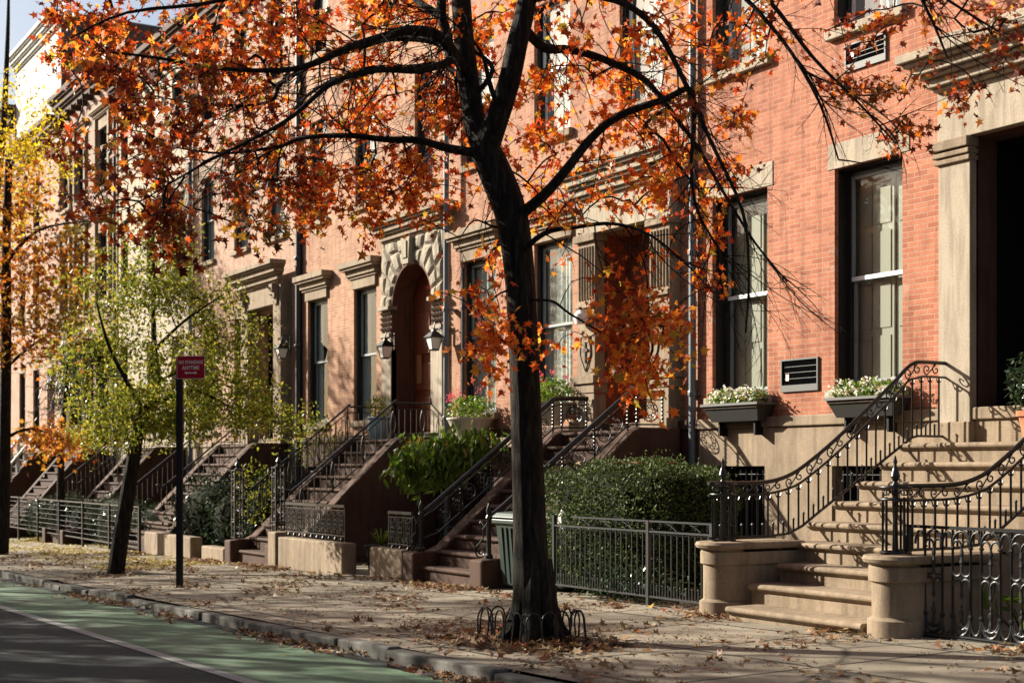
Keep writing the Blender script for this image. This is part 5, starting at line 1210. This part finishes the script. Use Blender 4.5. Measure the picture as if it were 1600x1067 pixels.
# window boxes of the salmon house
def wbox(px0, px1, label, fm, pytop):
    x0, x1 = X(px0, D - .3), X(px1, D - .3); z1 = P(px0, pytop, D - .3).z; z0 = z1 - .24
    o = thing('window_box', ((x0 + x1) / 2, D - .15, z0), label, 'window box', 'flower boxes on the salmon house')
    a, b = .05, .10
    MB().add([(x0 + b, D - .24, z0), (x1 - b, D - .24, z0), (x1 - b, D - .002, z0), (x0 + b, D - .002, z0), (x0, D - .34, z1), (x1, D - .34, z1), (x1, D - .002, z1), (x0, D - .002, z1)],
             [(0, 3, 2, 1), (0, 1, 5, 4), (1, 2, 6, 5), (2, 3, 7, 6), (3, 0, 4, 7)]).build('box', M['box_grey'], o)
    MB().box(x0 - .02, x1 + .02, D - .36, D - .33, z1 - .02, z1 + .015).box(x0 - .02, x0 + .01, D - .33, D - .01, z1 - .02, z1 + .015).box(x1 - .01, x1 + .02, D - .33, D - .01, z1 - .02, z1 + .015).build('rim', M['alu'], o)
    boxo('soil', M['soil'], o, x0 + .02, x1 - .02, D - .33, D - .01, z1 - .06, z1 - .03)
    boxo('bracket', M['iron'], o, x0 + .2, x0 + .23, D - .2, D - .051, z0 - .2, z0 - .002); boxo('bracket', M['iron'], o, x1 - .23, x1 - .2, D - .2, D - .051, z0 - .2, z0 - .002)
    C = np.vstack([ellip((x0 + (x1 - x0) * t, D - .18, z1 + .08), (.2, .14, .14), 170, .2) for t in (.15, .3, .5, .68, .86)]); foliage('foliage', M['leaf_bright'], o, C, .06, OVAL, hang=-.2)
    f = np.vstack([ellip((x0 + (x1 - x0) * t, D - .2, z1 + .14), (.2, .14, .1), 9, .8) for t in (.12, .28, .45, .62, .8)]); foliage('blossom', M[fm], o, petals(f, 12, .022, 0), .055, OVAL)
wbox(1100, 1186, 'dark metal flower box with white and yellow pansies by the grey pipe', 'petal_white', 634)
wbox(1293, 1398, 'dark metal flower box with white and purple pansies beside the curved railing', 'petal_white', 624)
# pot plant on the near landing, and yellow leaves behind the gothic fence
pp = thing('potted_plant', (-9.62, 12.0, 1.66), 'terracotta pot with a dark evergreen on the near stoop behind the right railing', 'potted plant', 'potted plants')
px_ = P(1590, 700, 12.6)
MB().lathe((px_.x, 12.9, 1.885), [(.13, 0), (.18, .26), (.21, .27), (.21, .33), (.17, .33)], 18).build('pot', M['terracotta'], pp, True)
foliage('foliage', M['leaf_holly'], pp, ellip((px_.x, 12.9, 2.5), (.34, .3, .42), 900, .2), .075, OVAL)
yh = thing('hosta_plant', (-7.0, 10.4, 0), 'yellow green broad leaved plant behind the gothic fence', 'plant')
c_ = P(1580, 985, 10.1)
C = ellip((c_.x + .1, 10.2, .28), (.34, .22, .22), 26, .3); foliage('foliage', M['leaf_bright'], yh, C, .2, OVAL, hang=-.6, curl=.8)
mb = MB(); [mb.tube([(c_.x + .1, 10.2, .05), tuple(p)], .007, 4) for p in C]; mb.build('stems', M['stem'], yh)
dk = thing('dark_shrub', (-7.2, 11.2, 0), 'dark leafy shrub in the shaded garden behind the gothic fence', 'bush', 'garden bushes')
core('inner_branches', M['twigmass'], dk, (-6.9, 11.4, .5), (.7, .6, .6), 2.2, .75, 0)
foliage('foliage', M['leaf_holly'], dk, blob_points((-6.9, 11.4, .5), (.8, .7, .7), 2500, 2.2, .6, .14, 0), .08, OVAL)
pt = thing('blue_pot', (-25.6, 12.9, 2.16), 'glazed blue grey plant pot on the landing by the arched doorway', 'pot')
c_ = P(572, 672, 12.95); MB().lathe((-27.0 + .35, 12.95, 2.165), [(.16, 0), (.24, .2), (.22, .42), (.26, .45), (.24, .47)], 18).build('pot', M['blue_pot'], pt, True)
foliage('foliage', M['leaf_green'], pt, ellip((-26.65, 12.95, 2.85), (.25, .25, .28), 260, .2), .07, OVAL)
sp_ = thing('spiky_plant', (-21.0, 10.3, 0), 'arching strappy plant in the dark gap beside the low tan wall', 'plant')
mb = MB()
for k in range(22):
    t = RNG.uniform(0, 2 * PI); L = RNG.uniform(.25, .5); b0 = Vector((-21.2, 10.35, .3)); d_ = Vector((math.cos(t), math.sin(t), 0)); w_ = Vector((-d_.y, d_.x, 0)) * .012
    p1, p2, p3 = b0, b0 + d_ * L * .5 + Vector((0, 0, L * .6)), b0 + d_ * L + Vector((0, 0, L * .45)); mb.add([p1 - w_, p1 + w_, p2 + w_, p2 - w_, p3], [(0, 1, 2, 3), (3, 2, 4)])
mb.build('leaf_blades', M['leaf_bright'], sp_)
MB().lathe((-21.2, 10.35, -.15), [(.2, 0), (.26, .42), (.28, .43), (.28, .47), (.22, .47)], 16).build('pot', M['void'], sp_)

# wheelie bins
def bin_(x, y, label, rz=0, mm='bin_green', ml='bin_lid'):
    z = g(x, y); o = thing('wheeled_bin', (x, y, z), label, 'bin', 'wheeled bins')
    MB().add([(x - .22, y - .24, z + .05), (x + .22, y - .24, z + .05), (x + .22, y + .2, z + .05), (x - .22, y + .2, z + .05), (x - .29, y - .32, z + .98), (x + .29, y - .32, z + .98), (x + .29, y + .32, z + .98), (x - .29, y + .32, z + .98)],
             [(0, 3, 2, 1), (0, 1, 5, 4), (1, 2, 6, 5), (2, 3, 7, 6), (3, 0, 4, 7), (4, 5, 6, 7)]).build('body', M[mm], o, bevel=.03)
    rb = MB()
    for k in (-.12, 0, .12): rb.add([(x + k - .02, y - .255, z + .1), (x + k + .02, y - .255, z + .1), (x + k + .025, y - .33, z + .85), (x + k - .025, y - .33, z + .85), (x + k - .02, y - .24, z + .1), (x + k + .02, y - .24, z + .1), (x + k + .025, y - .31, z + .85), (x + k - .025, y - .31, z + .85)], [(0, 1, 2, 3), (0, 3, 7, 4), (1, 5, 6, 2)])
    rb.build('rib', M[mm], o); MB().box(x - .32, x + .32, y - .35, y + .35, z + .9, z + .96).build('rim', M[mm], o, bevel=.01)
    MB().add([(x - .32, y - .36, z + .985), (x + .32, y - .36, z + .985), (x + .32, y + .36, z + .985), (x - .32, y + .36, z + .985), (x - .27, y - .3, z + 1.05), (x + .27, y - .3, z + 1.05), (x + .27, y + .34, z + 1.08), (x - .27, y + .34, z + 1.08)],
             [(0, 3, 2, 1), (4, 5, 6, 7), (0, 1, 5, 4), (1, 2, 6, 5), (2, 3, 7, 6), (3, 0, 4, 7)]).build('lid', M[ml], o, bevel=.015)
    MB().tube([(x - .26, y + .38, z + .97), (x + .26, y + .38, z + .97)], .016, 8).build('handle', M[mm], o)
    for s_ in (-1, 1): MB().prism([(y + .2 + .1 * math.cos(2 * PI * i / 14), z + .1 + .1 * math.sin(2 * PI * i / 14)) for i in range(14)], 'x', x + s_ * .25 - .025, x + s_ * .25 + .025).build('wheel', M['iron'], o)
bin_(-16.6, 10.3, 'dark green wheeled bin left of the big tree trunk')
bin_(-15.9, 10.55, 'second green wheeled bin mostly hidden behind the tree trunk with a white bag on it')
bg_ = thing('plastic_bag', (-15.6, 10.3, .9), 'crumpled white plastic bag hanging at the end of the hedge fence', 'bag')
mb = MB(); nu, nv = 10, 7
for j in range(nv + 1):
    for i in range(nu): a, b = 2 * PI * i / nu, PI * j / nv; r = RNG.uniform(.75, 1.1); mb.v.append((-15.42 + .11 * r * math.sin(b) * math.cos(a), 10.2 + .12 * r * math.sin(b) * math.sin(a), .93 + .22 * r * math.cos(b)))
for j in range(nv):
    for i in range(nu): A = j * nu + i; B = j * nu + (i + 1) % nu; mb.f.append((A, B, B + nu, A + nu))
mb.build('bag', M['white_bag'], bg_)

# lanterns
def lantern(c, label, s_=1.0, side=1):
    o = thing('wall_lantern', c, label, 'lantern', 'wall lanterns'); x, y, z = c
    MB().box(x - .03, x + .03, D - .14, D - .11, z - .05, z + .3).tube([(x, D - .13, z + .22), (x, D - .22, z + .34), (x, D - .32, z + .3), (x, D - .34, z + .2)], .014, 6).tube([(x, *p) for p in spiral((D - .19, z + .16), .06, 1.2, 0, 1, 10)], .008, 5).build('bracket', M['iron'], o)
    yc = D - .34
    MB().lathe((x, yc, z), [(.10, -.22), (.17, .0)], 4, a0=PI / 4).build('glass', M['lamp_glass'], o)
    fr = MB().lathe((x, yc, z), [(.20, .0), (.21, .015), (.10, .11), (.06, .13), (.05, .17), (.01, .2)], 4, a0=PI / 4).lathe((x, yc, z), [(.10, -.25), (.115, -.22)], 4, a0=PI / 4)
    for k in range(4): t = PI / 4 + k * PI / 2; fr.tube([(x + .102 * math.cos(t), yc + .102 * math.sin(t), z - .22), (x + .175 * math.cos(t), yc + .175 * math.sin(t), z)], .009, 5)
    fr.build('cage', M['iron'], o)
lantern((P(602, 545, D - .34).x, D - .3, P(602, 542, D - .34).z), 'black wall lantern left of the arched doorway')
lantern((P(678, 530, D - .34).x, D - .3, P(678, 528, D - .34).z), 'black wall lantern right of the arched doorway')
lantern((P(440, 545, D - .34).x, D - .3, P(440, 545, D - .34).z), 'black wall lantern beside the doorway of the pale pink house')

# sign on its post
sx, sy = -20.77, 6.8; zg = g(sx, sy)
SG = thing('street_sign', (sx, sy, zg), 'small red parking sign on a dark post at the kerb', 'street sign')
ztop = PZ(281, 556, 21.25).z
nrm = Vector((CA, -SA, 0)); nrm.rotate(Matrix.Rotation(math.radians(-9), 3, 'Z')); rt = Vector((-nrm.y, nrm.x, 0))     # faces the camera side, turned a little
def onb(a, b, c): return Vector((sx, sy, 0)) + rt * a + nrm * b + Vector((0, 0, c))
pm = MB()
for a0_, a1_, b0_, b1_ in ((-.05, .05, -.02, -.008), (-.05, -.04, -.008, .02), (.04, .05, -.008, .02)):
    v8 = [onb(a, b, c) for c in (zg - .1, ztop - .02) for a, b in ((a0_, b0_), (a1_, b0_), (a1_, b1_), (a0_, b1_))]; pm.add(v8, [(0, 3, 2, 1), (4, 5, 6, 7), (0, 1, 5, 4), (1, 2, 6, 5), (2, 3, 7, 6), (3, 0, 4, 7)])
pm.build('post', M['sign_post'], SG)
w_, h_ = .44, .345; a_ = -.035; zb = ztop - h_
def plate(a0, a1, b0, b1, c0, c1):
    v8 = [onb(a, b, c) for c in (c0, c1) for a, b in ((a0, b0), (a1, b0), (a1, b1), (a0, b1))]; return MB().add(v8, [(0, 3, 2, 1), (4, 5, 6, 7), (0, 1, 5, 4), (1, 2, 6, 5), (2, 3, 7, 6), (3, 0, 4, 7)])
pl = plate(a_, a_ + w_, .021, .024, zb, ztop).build('plate', M['sign_white'], SG)
plate(a_ + .008, a_ + w_ - .008, .0245, .0265, zb + .008, ztop - .008).build('red_field', M['sign_red'], pl)
def text_mesh(txt, size, ca, cz, b):
    cu = bpy.data.curves.new('t', 'FONT'); cu.body = txt; cu.size = size; cu.align_x = 'CENTER'; cu.extrude = .0; cu.offset = .0012; cu.space_character = 1.06
    to = bpy.data.objects.new('t', cu); COL.objects.link(to); bpy.context.view_layer.update()
    me = to.to_mesh(); vs_ = [v.co.copy() for v in me.vertices]; fs = [tuple(p.vertices) for p in me.polygons]; to.to_mesh_clear(); bpy.data.objects.remove(to); bpy.data.curves.remove(cu)
    return MB().add([onb(ca + v.x, b, cz + v.y * 1.35) for v in vs_], fs)
text_mesh('NO STANDING', .053, a_ + w_ / 2, zb + .225, .028).build('lettering', M['sign_white'], pl)
text_mesh('ANYTIME', .062, a_ + w_ / 2, zb + .138, .028).build('lettering', M['sign_white'], pl)
ac_, zc_ = a_ + w_ / 2, zb + .09
MB().add([onb(ac_ + a, .028, zc_ + c) for a, c in ((-.1, 0), (-.065, .026), (-.065, .009), (.065, .009), (.065, .026), (.1, 0), (.065, -.026), (.065, -.009), (-.065, -.009), (-.065, -.026))], [(0, 1, 9), (2, 3, 7, 8), (4, 5, 6)]).build('arrow', M['sign_white'], pl)

# ================================================================ fallen leaves
def litter(name, m, N, fn, size, label, zoff=.012, shape=STAR, curl=.9):
    P_ = []
    while len(P_) < N:
        x, y, w = fn()
        if RNG.uniform() < w: P_.append((x, y, (g(x, y) if y > YK else g(x, 5.6) - .095) + zoff + RNG.uniform(0, .012)))
    o = foliage(name, M[m], None, np.array(P_), size, shape, flat=True, curl=curl); tag(o, label, 'fallen leaves', kind='stuff')
from mathutils import noise as mn
def cl(x, y, s=.8): return max(0.0, mn.noise(Vector((x * s, y * s * 1.6, 3.1))) * 2.6 + .12)
litter('fallen_leaves', 'litter', 3000, lambda: (lambda x, y: (x, y, cl(x, y)))(RNG.uniform(-34, -6), RNG.uniform(5.8, 9.8)), .085, 'brown and tan fallen leaves scattered over the pavement')
litter('leaf_crumbs', 'litter', 9000, lambda: (lambda x, y: (x, y, cl(x, y, 1.1) + .1))(RNG.uniform(-34, -6), RNG.uniform(5.7, 9.85)), .028, 'crumbled leaf fragments and twigs littering the pavement', .008, OVAL)
litter('gutter_leaves', 'litter', 900, lambda: (lambda x, y: (x, y, cl(x, y, .5)))(RNG.uniform(-36, -4), YK - abs(RNG.normal()) * .16), .085, 'fallen leaves gathered along the gutter')
litter('wall_foot_leaves', 'litter', 1900, lambda: (lambda x, y: (x, y, cl(x, y, .6)))(RNG.uniform(-34, -5), 9.75 - abs(RNG.normal()) * .22), .09, 'leaves drifted against the foot of the walls and fences', .02)
litter('tree_pit_leaves', 'litter', 750, lambda: (-11.1 + RNG.normal() * .6, 6.85 + RNG.normal() * .33, 1), .1, 'heap of dry leaves inside and round the hoop guard', .03)
litter('golden_leaves', 'litter_yellow', 9000, lambda: (lambda x, y: (x, y, min(1, .25 + cl(x, y, .4))))(RNG.uniform(-60, -26), RNG.uniform(7.2, 11.5)), .09, 'carpet of golden leaves on the far pavement', .012, OVAL)
litter('step_leaves', 'litter', 600, lambda: (lambda x, y: (x, y, cl(x, y, 1.0)))(RNG.uniform(-25, -8), RNG.uniform(9.9, 12.5)), .08, 'leaves lying in the areaways behind the fences')
# leaves caught on the hedge top
C = np.column_stack([RNG.uniform(-15.8, -13.9, 40), RNG.uniform(10.2, 11.4, 40), np.full(40, 1.665)])
tag(foliage('caught_leaves', M['litter'], None, C, .1, STAR, flat=True), 'tan and red leaves caught on top of the clipped hedge', 'fallen leaves', kind='stuff')

# ================================================================ the other side of the street (behind and left of the camera)
for k in range(7):
    x0 = -52 + 7.6 * k; zt = (9.6, 10.2, 9.2, 10.4, 9.4, 10.0, 9.8)[k]; h = thing('row_house', (x0 + 3.8, -8.2, -1), 'plain brick row house on the camera side of the street', 'house', 'houses on the camera side')
    MB().box(x0, x0 + 7.58, -18, -8.2, -2, zt).build('wall', M[('brick_pale', 'cream', 'brick_orange')[k % 3]], h)
    for f_ in range(3):
        for c_ in range(3): MB().box(x0 + 1 + c_ * 2.3, x0 + 2.1 + c_ * 2.3, -8.195, -8.15, 2 + f_ * 3.4, 4.3 + f_ * 3.4).build('window', M['grey_frame'], h)
    MB().box(x0, x0 + 7.58, -8.195, -7.8, zt - .5, zt + .1).build('cornice', M['brownstone'], h)
for k, (x0, y0_, zc, n) in enumerate(((-13.5, -2.9, 6.6, 300), (-19, -3.0, 7.0, 330), (-24.5, -2.9, 6.7, 330), (-30, -3.0, 7.2, 330), (-36, -3.1, 6.8, 300), (-42, -3.0, 7.0, 280), (-49, -3.0, 6.9, 240))):
    tree('street_tree', (x0, y0_, g(x0)), [([(x0, y0_, g(x0) - .1), (x0 + .1, y0_, 2.0), (x0, y0_ + .1, 4.6), (x0 + .2, y0_, 7.5), (x0, y0_, 9.3)], .19, .04),
         ([(x0, y0_, 4.6), (x0 + 1.3, y0_ + .8, 6.4), (x0 + 2.4, y0_ + 1.4, 8)], .09, .02), ([(x0, y0_, 5), (x0 - 1.4, y0_ + .6, 7), (x0 - 2.3, y0_ + 1.0, 8.9)], .09, .02)],
         [((x0, y0_ + .3, zc), (3.0, 2.8, 3.3), n)], 'thin crowned orange tree on the camera side of the street', 'leaf_rust', .15, STAR, 15, .19, grp='trees on the camera side', tip=.007)
print('objects', len(bpy.data.objects), 'verts', sum(len(m.vertices) for m in bpy.data.meshes))
